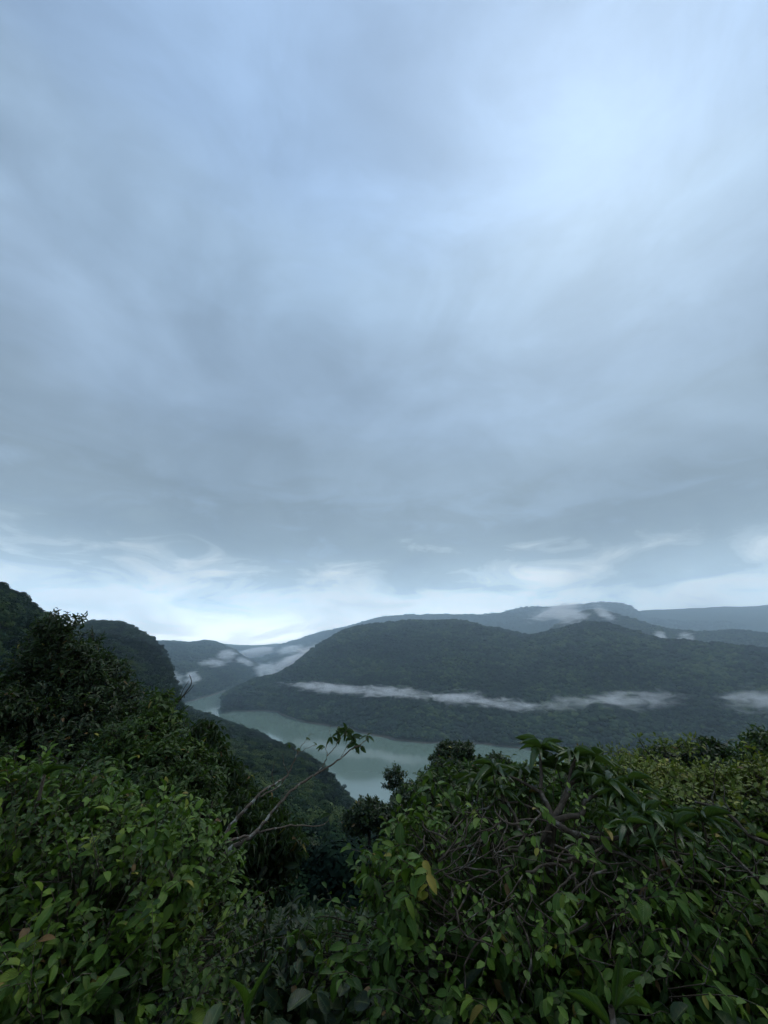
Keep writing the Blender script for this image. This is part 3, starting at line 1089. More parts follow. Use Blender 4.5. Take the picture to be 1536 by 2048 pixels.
    for i in range(0, n):
        p1 = P[i] + T[i] * tl[i]
        p1[2] -= droop * 0.25 * tl[i]
        j = int(np.argmin(np.sum(((P[i] - C) / S) ** 2, 1)))
        inn = P[i] + (C[j] - P[i]) * r.uniform(0.15, 0.35)
        mid = P[i] + T[i] * tl[i] * 0.5
        tw.append((np.array([inn, P[i], mid, p1]), np.array([0.006, 0.0045, 0.0035, 0.0015]) * (limb / 0.03) ** 0.5))
    tube_obj('twigs', tw, bark, root, base, 3, kind='stuff')
    # the denser, older leaves inside the crown
    m = int(twigs * inner)
    if m:
        li = r.choice(len(lobes), m, p=wgt)
        u = unit(r.normal(0, 1, (m, 3)))
        Pi = C[li] + S[li] * u * r.uniform(0.30, 0.80, (m, 1))
        Pi = Pi[(Pi[:, 2] > ground_z(Pi[:, 0], Pi[:, 1])) & (np.linalg.norm(Pi - CAM, axis=1) > 1.3)]
        m = len(Pi)
        il = Leaves()
        Li = r.uniform(leaf[0], leaf[1], m) * 1.35
        il.add(Pi, unit(r.normal(0, 1, (m, 3)) + np.array([0, 0, -.3])), np.array([[0, 0, .6]]) + r.normal(0, .6, (m, 3)), Li, Li * max(aspect, .42), r, 2)
        il.done()
        link('inner_crown' if cat == 'tree' else 'inner_foliage', leaf_mass('inner_foliage', il, np.arange(m), 'small', base), mats[0], root, kind='stuff')
    PLANTS.append((root, lv, shape, mats[0], mats[1], parts))
    return root, P, lv


def finish_plants():
    """the leaves that show largest become parts of their own; the rest of each plant is its foliage"""
    cell = 7.0
    W, H = int(1536 / cell) + 1, int(2048 / cell) + 1
    zb = np.full((W, H), 1e9)
    data = []
    for root, lv, shape, m0, m1, parts in PLANTS:
        mid = lv.b + lv.a * lv.L[:, None] * 0.5
        x, y, d = project(mid)
        ix, iy = np.floor(x / cell).astype(int), np.floor(y / cell).astype(int)
        inn = (ix >= 0) & (ix < W) & (iy >= 0) & (iy < H) & (d > 0.2)
        np.minimum.at(zb, (ix[inn], iy[inn]), d[inn])
        data.append((x, y, d, ix, iy, inn, mid))
    for (root, lv, shape, m0, m1, parts), (x, y, d, ix, iy, inn, mid) in zip(PLANTS, data):
        n = len(lv.L)
        sel = np.zeros(n, bool)
        if parts:
            vis = np.zeros(n, bool)
            q = np.nonzero(inn)[0]
            vis[q] = d[q] < zb[ix[q], iy[q]] + 0.06
            tocam = unit(CAM - mid)
            px = lv.L * FPX / np.maximum(d, 0.2)
            wpx = lv.W * FPX / np.maximum(d, 0.2) * np.abs(np.sum(tocam * lv.n, 1))
            score = np.where(vis & (wpx > 4) & (px > 10), px * wpx, 0)
            order = np.argsort(-score)[:parts]
            order = order[score[order] > 0]
            sel[order] = True
            blades = leaf_blades(shape, m1)
            o0 = np.array(root.location)
            for i in order:
                s = np.cross(lv.a[i], lv.n[i])
                b = lv.b[i] - o0
                ob = bpy.data.objects.new('leaf', blades[lv.k[i]])
                COL.objects.link(ob)
                ob.parent = root
                A, N = lv.a[i] * lv.L[i], lv.n[i] * lv.L[i]
                s = s * lv.W[i]
                ob.matrix_basis = Matrix(((s[0], A[0], N[0], b[0]), (s[1], A[1], N[1], b[1]), (s[2], A[2], N[2], b[2]), (0, 0, 0, 1)))
        rest = np.nonzero(~sel)[0]
        if len(rest):
            link('crown' if root['category'] == 'tree' else 'foliage', leaf_mass('foliage', lv, rest, shape, np.array(root.location)), m0, root, kind='stuff')


def leaf_pair(name, stops, **kw):
    return mat_leaf(name, stops, **kw), mat_leaf(name + '_single', stops, single=True, **kw)


ML_RIGHT = leaf_pair('leaf_glossy_green', [(0.0, (0.0131, 0.0344, 0.0053)), (0.35, (0.0313, 0.0758, 0.0089)), (0.7, (0.0599, 0.1288, 0.0124)), (0.92, (0.1109, 0.1724, 0.0177)), (1.0, (0.2347, 0.1897, 0.0265))])
ML_LEFT = leaf_pair('leaf_fresh_green', [(0.0, (0.0157, 0.0391, 0.0053)), (0.4, (0.0444, 0.0988, 0.0097)), (0.75, (0.0860, 0.1632, 0.0142)), (1.0, (0.1825, 0.2298, 0.0230))])
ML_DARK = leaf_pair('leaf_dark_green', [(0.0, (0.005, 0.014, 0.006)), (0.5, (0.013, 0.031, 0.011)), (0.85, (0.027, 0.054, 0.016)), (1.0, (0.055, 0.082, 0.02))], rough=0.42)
ML_MID = leaf_pair('leaf_mid_green', [(0.0, (0.0094, 0.0270, 0.0056)), (0.5, (0.0248, 0.0582, 0.0096)), (0.85, (0.0496, 0.0957, 0.0128)), (1.0, (0.1062, 0.1352, 0.0176))])
ML_YELLOW = leaf_pair('leaf_yellow_green', [(0.0, (0.0520, 0.0858, 0.0156)), (0.5, (0.1235, 0.1625, 0.0234)), (0.8, (0.2145, 0.2405, 0.0312)), (1.0, (0.3120, 0.2600, 0.0455))])
ML_ROSETTE = leaf_pair('leaf_rosette', [(0.0, (0.012, 0.03, 0.009)), (0.6, (0.027, 0.062, 0.015)), (1.0, (0.06, 0.105, 0.022))], rough=0.38, spec=0.4)
MB_VINE = mat_bark('vine_bark', (0.022, 0.016, 0.010), (0.070, 0.054, 0.036), 30.0, 0.25)
MB_TWIG = mat_bark('twig_bark', (0.035, 0.026, 0.018), (0.11, 0.085, 0.062), 40.0, 0.5)
MB_PALE = mat_bark('pale_bark', (0.044, 0.031, 0.021), (0.150, 0.114, 0.082), 26.0, 0.8)
MB_DARK = mat_bark('dark_wood', (0.014, 0.010, 0.008), (0.045, 0.034, 0.027), 20.0, 0.3)


def gp(x, y):
    return np.array([x, y, float(ground_z(x, y)) - 0.05])


def lob(px, py, D, rx, ry, rz):
    return (at(px, py, D), (rx, ry, rz))


# --- the tall dark tree over the left slope
c0 = at(175, 1400, 13.5)
T_DARK = plant('dark_tree', 'tall dark tree with a ragged crown standing above the leafy bushes, near the cliff hill', 'tree', gp(c0[0], c0[1]),
    [lob(118, 1266, 13.5, .42, .4, .40), lob(96, 1300, 13.6, .45, .5, .5), lob(158, 1306, 13.5, .75, .7, .42), lob(105, 1345, 13.6, .75, .8, .6), lob(176, 1360, 13.3, .80, .8, .55), lob(95, 1405, 13.5, 1.15, 1.0, .75),
     lob(196, 1425, 13.0, 1.0, .9, .6), lob(110, 1475, 12.8, 1.5, 1.2, .85), lob(10, 1460, 13.2, 1.3, 1.2, .9), lob(225, 1480, 12.6, .9, .9, .6), lob(-90, 1450, 13.4, 1.5, 1.2, 1.0), lob(60, 1545, 12.4, 1.6, 1.2, .9), lob(190, 1550, 12.2, 1.5, 1.2, .8)],
    101, ML_DARK, MB_DARK, 'ovate', twigs=2600, leaf=(0.10, 0.16), aspect=0.36, per=(6, 10), twig=(0.16, 0.36), droop=0.30, up=0.6, holes=0.40, hole_scale=1.1, parts=120, limb=0.10)

# --- bushes behind the foreground on the left
c1 = at(320, 1580, 8.6)
plant('leafy_bush', 'mid-green bush with a pointed crown between the dark tree and the bare branches', 'bush', gp(c1[0], c1[1]),
    [lob(262, 1520, 8.6, .60, .6, .55), lob(318, 1425, 9.2, .22, .25, .28), lob(322, 1480, 9.0, .36, .4, .42), lob(325, 1580, 8.2, .8, .7, .65), lob(250, 1600, 8.0, .8, .7, .6), lob(300, 1660, 7.6, .9, .8, .6)],
    102, ML_MID, MB_DARK, 'ovate', twigs=1000, leaf=(0.07, 0.12), aspect=0.44, per=(6, 9), twig=(0.12, 0.24), holes=0.38, parts=160)
c1 = at(430, 1590, 9.2)
plant('drooping_bush', 'dark bush of drooping narrow leaves with a conical top beside the bare branches', 'bush', gp(c1[0], c1[1]),
    [lob(408, 1480, 9.4, .20, .2, .30), lob(405, 1530, 9.3, .40, .4, .42), lob(400, 1585, 9.1, .62, .6, .5), lob(440, 1600, 9.0, .50, .5, .5), lob(480, 1650, 8.6, .55, .5, .45), lob(440, 1690, 8.0, .9, .7, .6), lob(545, 1710, 8.0, .5, .5, .45)],
    103, ML_DARK, MB_DARK, 'lance', twigs=1000, leaf=(0.10, 0.17), aspect=0.24, per=(6, 9), twig=(0.12, 0.24), droop=0.85, holes=0.36, parts=160)

# --- the foreground on the left
c1 = np.array([-3.0, 4.4])
plant('broadleaf_bush', 'bright green broad-leaved bush filling the lower left corner', 'bush', gp(-3.0, 4.6),
    [((-3.6, 4.2, 298.0), (1.3, 1.1, .80)), ((-2.3, 4.1, 297.75), (.95, 1.0, .85)), ((-3.1, 3.2, 297.55), (1.3, .9, .9)), ((-1.95, 3.1, 297.25), (.85, .9, .8)), ((-2.5, 2.5, 297.1), (1.1, .7, .8)), ((-4.8, 4.4, 297.9), (1.2, 1.0, 1.1))],
    104, ML_LEFT, MB_TWIG, 'ovate', twigs=2500, leaf=(0.060, 0.125), aspect=0.50, per=(5, 8), twig=(0.18, 0.36), droop=0.38, holes=0.55, hole_scale=1.6, parts=300)
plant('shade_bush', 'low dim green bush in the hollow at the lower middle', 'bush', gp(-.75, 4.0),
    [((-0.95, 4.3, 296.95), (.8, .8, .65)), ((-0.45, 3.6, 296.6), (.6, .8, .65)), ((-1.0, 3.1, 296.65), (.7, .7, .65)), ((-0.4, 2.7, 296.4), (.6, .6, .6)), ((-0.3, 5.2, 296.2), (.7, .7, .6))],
    105, ML_DARK, MB_DARK, 'ovate', twigs=900, leaf=(0.07, 0.12), aspect=0.46, per=(5, 8), twig=(0.16, 0.3), droop=0.45, holes=0.54, hole_scale=2.3, parts=260)  # darker leaf material: the hollow's shade is put into the leaf colour

# --- the big vine-covered mound on the right
MOUND = [((1.15, 4.3, 297.45), (1.55, 1.35, 1.2)), ((2.4, 4.3, 297.3), (1.5, 1.3, 1.15)), ((0.62, 4.0, 297.1), (.85, 1.1, 1.05)), ((1.3, 3.1, 297.0), (1.35, .95, 1.05)), ((2.7, 3.2, 296.9), (1.4, .95, 1.0)), ((3.9, 4.0, 296.8), (1.3, 1.1, 1.05))]
def mound_hit(px, py, lift=0.04):
    """where the sight line meets the mound's outer shape"""
    r = unit(FWD * FPX + np.array([1.0, 0, 0]) * (px - 768) + UPV * (1024 - py))
    best = None
    for c, s in MOUND:
        s = np.asarray(s) * 0.97
        o, q = (CAM - np.asarray(c)) / s, r / s
        A, B, Cc = q @ q, o @ q, o @ o - 1
        disc = B * B - A * Cc
        if disc > 0:
            t = (-B - math.sqrt(disc)) / A
            if t > 0.3 and (best is None or t < best):
                best = t
    return None if best is None else CAM + r * (best - lift)


TANGLES = [t for t in [(mound_hit(1090, 1690), 0.62), (mound_hit(1180, 1640), 0.42), (mound_hit(900, 1640), 0.40), (mound_hit(960, 1740), 0.36), (mound_hit(1340, 1720), 0.34), (mound_hit(905, 1900), 0.34), (mound_hit(1270, 1860), 0.30)] if t[0] is not None]


def thin_mound(P):
    k = np.ones(len(P))
    for c, rad in TANGLES:
        d = np.linalg.norm((P - c) * np.array([1, 1, 1.3]), axis=1)
        k *= np.clip((d / rad - 0.30) / 0.70, 0.24, 1)
    return k


mound, MP, ML = plant('vine_mound', 'big glossy vine-covered mound in the lower right with tangled brown stems', 'bush', gp(1.6, 4.4), MOUND,
    106, ML_RIGHT, MB_VINE, 'ovate', twigs=2900, leaf=(0.065, 0.130), aspect=0.48, per=(5, 8), twig=(0.18, 0.36), droop=0.75, up=0.25, holes=0.55, hole_scale=1.6, parts=300, thin=thin_mound)

# --- other growth mixed into the big bushes
plant('small_leaved_creeper', 'small-leaved creeper trailing through the broad-leaved bush', 'creeper', gp(-2.1, 4.0),
    [((-3.3, 3.9, 298.0), (1.3, 1.0, .80)), ((-2.2, 3.6, 297.55), (1.2, 1.0, .9)), ((-1.6, 3.0, 297.3), (.9, .8, .8))],
    110, ML_MID, MB_TWIG, 'small', twigs=700, leaf=(0.035, 0.065), aspect=0.62, per=(7, 12), twig=(0.2, 0.42), droop=0.5, holes=0.55, hole_scale=1.3, shell=(.8, 1.1), parts=120, limb=.012, inner=0)
plant('yellowing_creeper', 'thin creeper with small yellowing leaves over the left part of the vine mound', 'creeper', gp(.9, 4.2),
    [((0.65, 4.0, 297.25), (.9, 1.1, 1.05)), ((1.2, 3.9, 297.5), (1.2, 1.1, 1.15))],
    111, ML_LEFT, MB_VINE, 'small', thin=thin_mound, twigs=260, leaf=(0.04, 0.07), aspect=0.62, per=(6, 10), twig=(0.2, 0.4), droop=0.5, holes=0.56, hole_scale=1.5, shell=(.85, 1.1), parts=100, limb=.012, inner=0)

# --- low growth that hides the soil between the bushes
ru = np.random.default_rng(120)
n = 26000
uy = 2.4 + 18.0 * ru.random(n) ** 0.9
ux = ru.uniform(-1.0, 1.0, n) * (5.0 + 0.6 * uy)
ub = np.stack([ux, uy, ground_z(ux, uy) + ru.uniform(.0, .55, n)], 1)
UL = Leaves()
UL.add(ub, unit(ru.normal(0, 1, (n, 3)) * np.array([1, 1, .5])), np.array([[0, -.2, .9]]) + ru.normal(0, .45, (n, 3)), ru.uniform(.08, .18, n) * (1 + uy / 14), ru.uniform(.04, .08, n) * (1 + uy / 14), ru, 4)
UL.done()
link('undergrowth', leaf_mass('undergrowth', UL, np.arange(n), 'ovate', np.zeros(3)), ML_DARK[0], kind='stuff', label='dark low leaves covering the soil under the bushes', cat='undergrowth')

# --- tangled stems over the mound
rv = np.random.default_rng(61)


def vine_path(px, py, ang, steps, turn, lift=(0.03, 0.15), step=16):
    pts = []
    lf = rv.uniform(*lift)
    for i in range(steps):
        p = mound_hit(px, py, lf + 0.02 * math.sin(i * 1.7))
        if p is None or py > 2120:
            break
        if pts and np.linalg.norm(p - pts[-1]) > 0.55:
            break
        pts.append(p)
        ang += rv.normal(0, turn)
        px += math.cos(ang) * step
        py += math.sin(ang) * step * 0.75
    return pts


def smooth_path(pts, n=3):
    return crom(np.asarray(pts, float), n)


def vines(count, box, ang, turn, rad, steps, parent, origin):
    for i in range(count):
        pts = vine_path(rv.uniform(box[0], box[2]), rv.uniform(box[1], box[3]), rv.uniform(*ang), int(rv.integers(*steps)), turn)
        if len(pts) < 4:
            continue
        pts = smooth_path(pts, 3)
        r0 = rv.uniform(*rad)
        tube_obj('vine', [(pts, np.linspace(r0, r0 * 0.5, len(pts)))], MB_VINE, parent, origin, 5)


MO = np.array(mound.location)
vines(44, (860, 1590, 1260, 1760), (0, 6.28), 0.42, (0.004, 0.012), (7, 16), mound, MO)
vines(34, (860, 1700, 1420, 1850), (1.0, 2.1), 0.25, (0.003, 0.009), (8, 18), mound, MO)
vines(24, (1150, 1640, 1500, 1800), (-0.2, 1.2), 0.30, (0.003, 0.010), (8, 18), mound, MO)
vines(18, (840, 1580, 1010, 1700), (1.1, 2.0), 0.30, (0.004, 0.009), (6, 13), mound, MO)

# --- the shrub of gnarled branches and leaf rosettes that grows out of the top of the mound
hub = mound_hit(1105, 1642, 0.02)
hubD = math.hypot(hub[0], hub[1])
rb = np.asarray(gp(hub[0], hub[1] + 0.3))
ros = link('rosette_shrub', None, label='gnarled brown shrub with rosettes of long glossy leaves rising from the mound top', cat='shrub', loc=rb)
rr = np.random.default_rng(71)
tube_obj('stem', [(wander(rb, hub, rr, 8, 0.06), np.linspace(0.05, 0.04, 8))], MB_VINE, ros, rb, 8)
GN = [
    ([(1105, 1642, 0), (1122, 1612, .1), (1140, 1568, .3), (1172, 1552, .4), (1186, 1528, .5)], .030),
    ([(1122, 1612, .1), (1136, 1585, .15), (1140, 1545, .3), (1150, 1520, .4)], .022),
    ([(1105, 1642, 0), (1099, 1618, .05), (1084, 1586, .15), (1084, 1554, .3), (1081, 1507, .5)], .028),
    ([(1084, 1586, .15), (1060, 1572, .2), (1030, 1556, .2), (990, 1545, .2)], .016),
    ([(1105, 1642, -.05), (1131, 1636, -.05), (1163, 1628, .05), (1168, 1605, .1), (1190, 1590, .2), (1212, 1580, .3)], .024),
    ([(1105, 1642, -.05), (1122, 1653, -.1), (1143, 1665, -.1), (1166, 1669, -.1), (1201, 1677, -.1), (1250, 1672, -.05), (1290, 1640, .0)], .026),
    ([(1105, 1642, -.05), (1078, 1685, -.1), (1040, 1665, -.1), (1026, 1630, .0), (1000, 1590, .1)], .022),
    ([(1078, 1685, -.1), (1075, 1703, -.12), (1081, 1729, -.14), (1093, 1753, -.14), (1120, 1790, -.12)], .018),
    ([(1078, 1685, -.1), (1050, 1700, -.12), (1010, 1702, -.12), (975, 1690, -.1), (930, 1700, -.1)], .016),
    ([(1081, 1729, -.14), (1110, 1745, -.14), (1118, 1780, -.16), (1150, 1830, -.16)], .013),
    ([(1166, 1669, -.1), (1205, 1700, -.12), (1260, 1715, -.12), (1330, 1760, -.12)], .015),
]
for pts, r0 in GN:
    P3 = smooth_path([at(x, y, hubD + dd) for x, y, dd in pts], 4)
    P3 = P3 + np.cumsum(rr.normal(0, 0.0025, P3.shape), 0)
    tube_obj('branch', [(P3, np.linspace(r0, r0 * 0.45, len(P3)))], MB_VINE, ros, rb, 7)
RL = Leaves()
tips = [(1081, 1500, .5, 1), (1150, 1512, .4, 1), (1186, 1522, .5, .9), (990, 1542, .2, 1), (958, 1562, .25, .9), (1212, 1572, .3, 1), (1000, 1585, .1, .8), (1046, 1545, .4, .9), (1115, 1540, .5, .9), (1240, 1600, .2, .9), (1172, 1560, .3, .8), (1290, 1635, 0, .9),
        (1262, 1570, .6, .8), (1060, 1590, .25, .7), (1350, 1660, .0, .8), (1255, 1650, -.1, .8), (1310, 1700, -.15, .7), (1405, 1640, .2, .8)]
for x, y, dd, sz in tips:
    c = at(x, y, hubD + dd)
    k = int(rr.integers(10, 15))
    phi = np.arange(k) * 2.4 + rr.uniform(0, 6)
    lift = rr.uniform(0.0, 0.75, k)
    a = np.stack([np.cos(phi), np.sin(phi), lift], 1)
    nn = np.stack([-np.cos(phi) * 0.5, -np.sin(phi) * 0.5, np.ones(k)], 1) + rr.normal(0, 0.12, (k, 3))
    L = rr.uniform(0.17, 0.29, k) * sz
    RL.add(np.repeat(c[None], k, 0) + rr.normal(0, 0.012, (k, 3)), a, nn, L, L * rr.uniform(0.20, 0.27, k), rr, len(SHAPES['lance']))
    q = at(x, y, hubD + dd)
    tube_obj('twig', [(wander(q - np.array([0, 0, .16]) + rr.normal(0, .03, 3), q, rr, 5, 0.08), np.linspace(.010, .007, 5))], MB_VINE, ros, rb, 6)
PLANTS.append((ros, RL.done(), 'lance', ML_ROSETTE[0], ML_ROSETTE[1], 240))

# --- the thicket that closes the view behind the mound top
c1 = at(1050, 1640, 6.4)
plant('thicket_bush', 'dark green thicket directly behind the rosette shrub and the mound top', 'bush', gp(c1[0], c1[1]),
    [lob(900, 1650, 6.2, .6, .5, .45), lob(980, 1650, 6.4, .7, .5, .5), lob(1080, 1650, 6.5, .8, .5, .55), lob(1190, 1650, 6.4, .8, .5, .55), lob(1290, 1700, 6.2, .7, .5, .42), lob(1400, 1745, 5.8, .7, .5, .38), lob(1500, 1765, 5.8, .7, .5, .38), lob(1610, 1775, 5.8, .7, .5, .4)],
    109, ML_MID, MB_DARK, 'ovate', twigs=1100, leaf=(0.08, 0.13), aspect=0.44, per=(5, 8), holes=0.36, parts=120)

# --- the yellow-green shrubs on the right, behind the mound
c1 = at(1400, 1600, 7.0)
plant('yellow_shrub', 'yellow-green fine-leaved shrub spreading behind the vine mound', 'shrub', gp(c1[0], c1[1]),
    [lob(1290, 1608, 6.6, .70, .6, .30), lob(1375, 1625, 6.6, .8, .6, .32), lob(1470, 1640, 6.6, .8, .6, .34), lob(1560, 1635, 6.7, .9, .6, .38), lob(1420, 1600, 7.4, .7, .6, .22), lob(1660, 1640, 6.6, .9, .7, .45), lob(1480, 1710, 6.0, .8, .5, .45)],
    107, ML_YELLOW, MB_VINE, 'small', twigs=1150, leaf=(0.045, 0.085), aspect=0.55, per=(6, 10), twig=(0.12, 0.26), droop=0.15, up=0.45, outward=0.5, holes=0.52, hole_scale=2.6, inner=2.0, parts=200, limb=0.025)
c1 = at(1230, 1570, 8.4)
plant('feathery_shrub', 'loose light green shrub with upright sprays behind the rosette shrub', 'shrub', gp(c1[0], c1[1]),
    [lob(1195, 1560, 8.4, .5, .5, .20), lob(1245, 1560, 8.6, .40, .5, .30), lob(1130, 1572, 8.8, .55, .5, .18), lob(1300, 1600, 8.2, .6, .5, .26), lob(1225, 1600, 7.8, .9, .5, .30)],
    108, ML_YELLOW, MB_VINE, 'small', twigs=560, leaf=(0.06, 0.10), aspect=0.45, per=(6, 9), twig=(0.14, 0.30), droop=0.12, up=0.8, holes=0.42, hole_scale=2.4, inner=2.0, parts=120, limb=0.025)
c1 = at(1318, 1600, 7.6)
rb2 = gp(c1[0], c1[1])
snag = link('crooked_sapling', None, label='crooked dark sapling with forked, sparsely leaved branches above the yellow shrub', cat='sapling', loc=rb2)
SN = [([(1318, 1610), (1316, 1575), (1320, 1535), (1308, 1518), (1290, 1498), (1278, 1480)], .020, 7.6), ([(1320, 1535), (1328, 1520), (1342, 1512), (1352, 1498), (1372, 1484)], .014, 7.6),
      ([(1342, 1512), (1362, 1512), (1378, 1500), (1385, 1482)], .010, 7.6), ([(1328, 1520), (1330, 1500), (1318, 1478)], .009, 7.5)]
SL = Leaves()
tube_obj('stem', [(wander(rb2, at(1318, 1610, 7.6), rr, 6, .03), np.linspace(.024, .02, 6))], MB_DARK, snag, rb2, 7)
for pts, r0, D in SN:
    P3 = smooth_path([at(x, y, D) for x, y in pts], 4)
    tube_obj('branch', [(P3, np.linspace(r0, r0 * 0.3, len(P3)))], MB_DARK, snag, rb2, 6)
    for f in np.linspace(0.45, 1, 9):
        c = P3[int(f * (len(P3) - 1))]
        k = 6
        a = unit(rr.normal(0, 1, (k, 3)) + np.array([0, 0, .5]))
        SL.add(np.repeat(c[None], k, 0) + a * rr.uniform(0, .12, (k, 1)), a, np.array([[0, 0, 1.0]]) + rr.normal(0, .4, (k, 3)), rr.uniform(.05, .09, k), rr.uniform(.025, .04, k), rr, 2)
PLANTS.append((snag, SL.done(), 'small', ML_YELLOW[0], ML_YELLOW[1], 60))

# --- long bare branches lying over the slope on the right
for lab, pts, D, r0 in (('long dark bare branch slanting down at the right edge behind the vine mound', [(1390, 1604), (1440, 1618), (1470, 1640), (1500, 1672), (1560, 1700), (1640, 1760)], 5.6, .022),
                        ('thin dark bare branch running down the right side of the mound', [(1435, 1680), (1460, 1705), (1490, 1735), (1520, 1765), (1580, 1830)], 4.9, .014)):
    P3 = smooth_path([at(x, y, D - i * .08) for i, (x, y) in enumerate(pts)], 4)
    o0 = P3[-1].copy()
    root = link('bare_branch', None, label=lab, cat='branch', loc=o0, group='bare branches beside the mound')
    tube_obj('stem', [(P3, np.linspace(r0 * .5, r0, len(P3)))], MB_VINE, root, o0, 7)
    for k in range(3):
        s = P3[rr.integers(3, len(P3) - 4)]
        tube_obj('twig', [(wander(s, s + rr.normal(0, .18, 3) + np.array([0, 0, .18]), rr, 6, .12), np.linspace(r0 * .4, r0 * .12, 6))], MB_VINE, root, o0, 5)

# --- the bare-branched shrub leaning out over the gap in the middle
DB = 6.0
bb = gp(*at(420, 1790, DB)[:2])
bare = link('bare_shrub', None, label='leaning grey-brown shrub with bare forked branches and a tuft of leaves before the lake', cat='shrub', loc=bb)
BR = [
    ([(405, 1800), (425, 1745), (450, 1706), (482, 1686), (516, 1662)], .040, .030, 'branch'),
    ([(516, 1662), (532, 1640), (560, 1606), (589, 1577), (628, 1551)], .026, .018, 'branch'),
    ([(628, 1551), (655, 1534), (680, 1518), (700, 1500), (722, 1488), (736, 1474)], .017, .006, 'branch'),
    ([(628, 1551), (645, 1532), (654, 1512), (652, 1492), (664, 1474)], .011, .005, 'branch'),
    ([(654, 1512), (668, 1496), (678, 1480), (690, 1466)], .008, .004, 'twig'),
    ([(680, 1518), (692, 1496), (704, 1480)], .007, .004, 'twig'),
    ([(400, 1790), (420, 1720), (446, 1672), (470, 1642), (495, 1614), (520, 1588)], .034, .022, 'branch'),
    ([(520, 1588), (548, 1568), (570, 1556), (582, 1538), (590, 1515), (597, 1502)], .019, .009, 'branch'),
    ([(520, 1592), (546, 1580), (564, 1566), (576, 1552)], .013, .008, 'branch'),
    ([(597, 1502), (606, 1488), (612, 1478)], .006, .003, 'twig'),
    ([(597, 1502), (588, 1498), (580, 1490)], .005, .003, 'twig'),
    ([(592, 1510), (612, 1498), (634, 1490)], .005, .0025, 'twig'),
    ([(575, 1545), (568, 1526), (565, 1508)], .006, .003, 'twig'),
    ([(440, 1690), (480, 1676), (516, 1668), (550, 1656), (590, 1651), (635, 1653), (652, 1645), (660, 1632)], .020, .005, 'branch'),
    ([(395, 1790), (398, 1740), (410, 1690), (418, 1640), (424, 1602)], .018, .006, 'branch'),
    ([(410, 1690), (430, 1660), (445, 1635)], .010, .005, 'twig'),
    ([(430, 1760), (455, 1735), (475, 1705)], .012, .006, 'twig'),
    ([(548, 1568), (544, 1545), (550, 1522)], .006, .0025, 'twig'),
    ([(700, 1500), (712, 1492), (730, 1494)], .005, .0025, 'twig'),
    ([(664, 1474), (658, 1462), (662, 1450)], .004, .002, 'twig'),
    ([(690, 1466), (696, 1456), (708, 1452)], .004, .002, 'twig'),
    ([(560, 1606), (566, 1588), (580, 1580)], .006, .003, 'twig'),
    ([(482, 1686), (470, 1650), (474, 1622)], .009, .004, 'twig'),
    ([(612, 1478), (618, 1470), (628, 1468)], .003, .002, 'twig'),
    ([(352, 1790), (354, 1740), (358, 1700), (359, 1662)], .012, .007, 'branch'),
]
tube_obj('stem', [(wander(bb, at(402, 1795, DB), rr, 6, .04), np.linspace(.06, .045, 6))], MB_PALE, bare, bb, 8)
for i, (pts, r0, r1, nm) in enumerate(BR):
    n = len(pts)
    P3 = smooth_path([at(x, y, DB + 0.004 * (x - 500) * (1 if i % 2 else .6)) for x, y in pts], 4)
    P3 = P3 + rr.normal(0, 0.006, P3.shape)
    tube_obj(nm, [(P3, np.linspace(r0, r1, len(P3)) * .78)], MB_PALE, bare, bb, 7)
BL = Leaves()
for x, y, k, s in ((664, 1474, 6, 1), (676, 1464, 7, 1), (690, 1462, 8, 1), (704, 1472, 8, 1), (712, 1486, 7, 1), (735, 1472, 4, 1), (722, 1492, 4, 1.0), (648, 1492, 3, .8), (612, 1476, 3, .55), (596, 1496, 4, .5), (580, 1490, 3, .5), (634, 1490, 2, .5), (662, 1630, 3, 1.2)):
    c = at(x, y, DB + 0.6)
    a = unit(rr.normal(0, 1, (k, 3)) * np.array([1, .7, .5]) + np.array([0.15, -.1, -.25]))
    BL.add(np.repeat(c[None], k, 0), a, np.array([[0, -.5, .8]]) + rr.normal(0, .4, (k, 3)), rr.uniform(.10, .16, k) * s, rr.uniform(.042, .066, k) * s, rr, 4)
PLANTS.append((bare, BL.done(), 'ovate', ML_MID[0], ML_MID[1], 70))

# --- a leafless sapling in front of the cliff
t0 = gp(*at(318, 1500, 9.6)[:2])
tw = link('dead_sapling', None, label='thin leafless sapling poking up in front of the cliff foot', cat='sapling', loc=t0)
P3 = smooth_path([t0, at(318, 1470, 9.6), at(342, 1424, 9.6), at(358, 1402, 9.6), at(372, 1384, 9.6), at(383, 1366, 9.6), at(379, 1350, 9.6)], 4)
tube_obj('stem', [(P3, np.linspace(.026, .006, len(P3)))], MB_DARK, tw, t0, 6)
for pts in ([(366, 1392), (378, 1382), (388, 1370)], [(360, 1398), (366, 1380), (378, 1362)], [(368, 1390), (370, 1396)]):
    tube_obj('twig', [(smooth_path([at(x, y, 9.6) for x, y in pts], 4), np.linspace(.010, .004, (len(pts) - 1) * 4 + 1))], MB_DARK, tw, t0, 5)


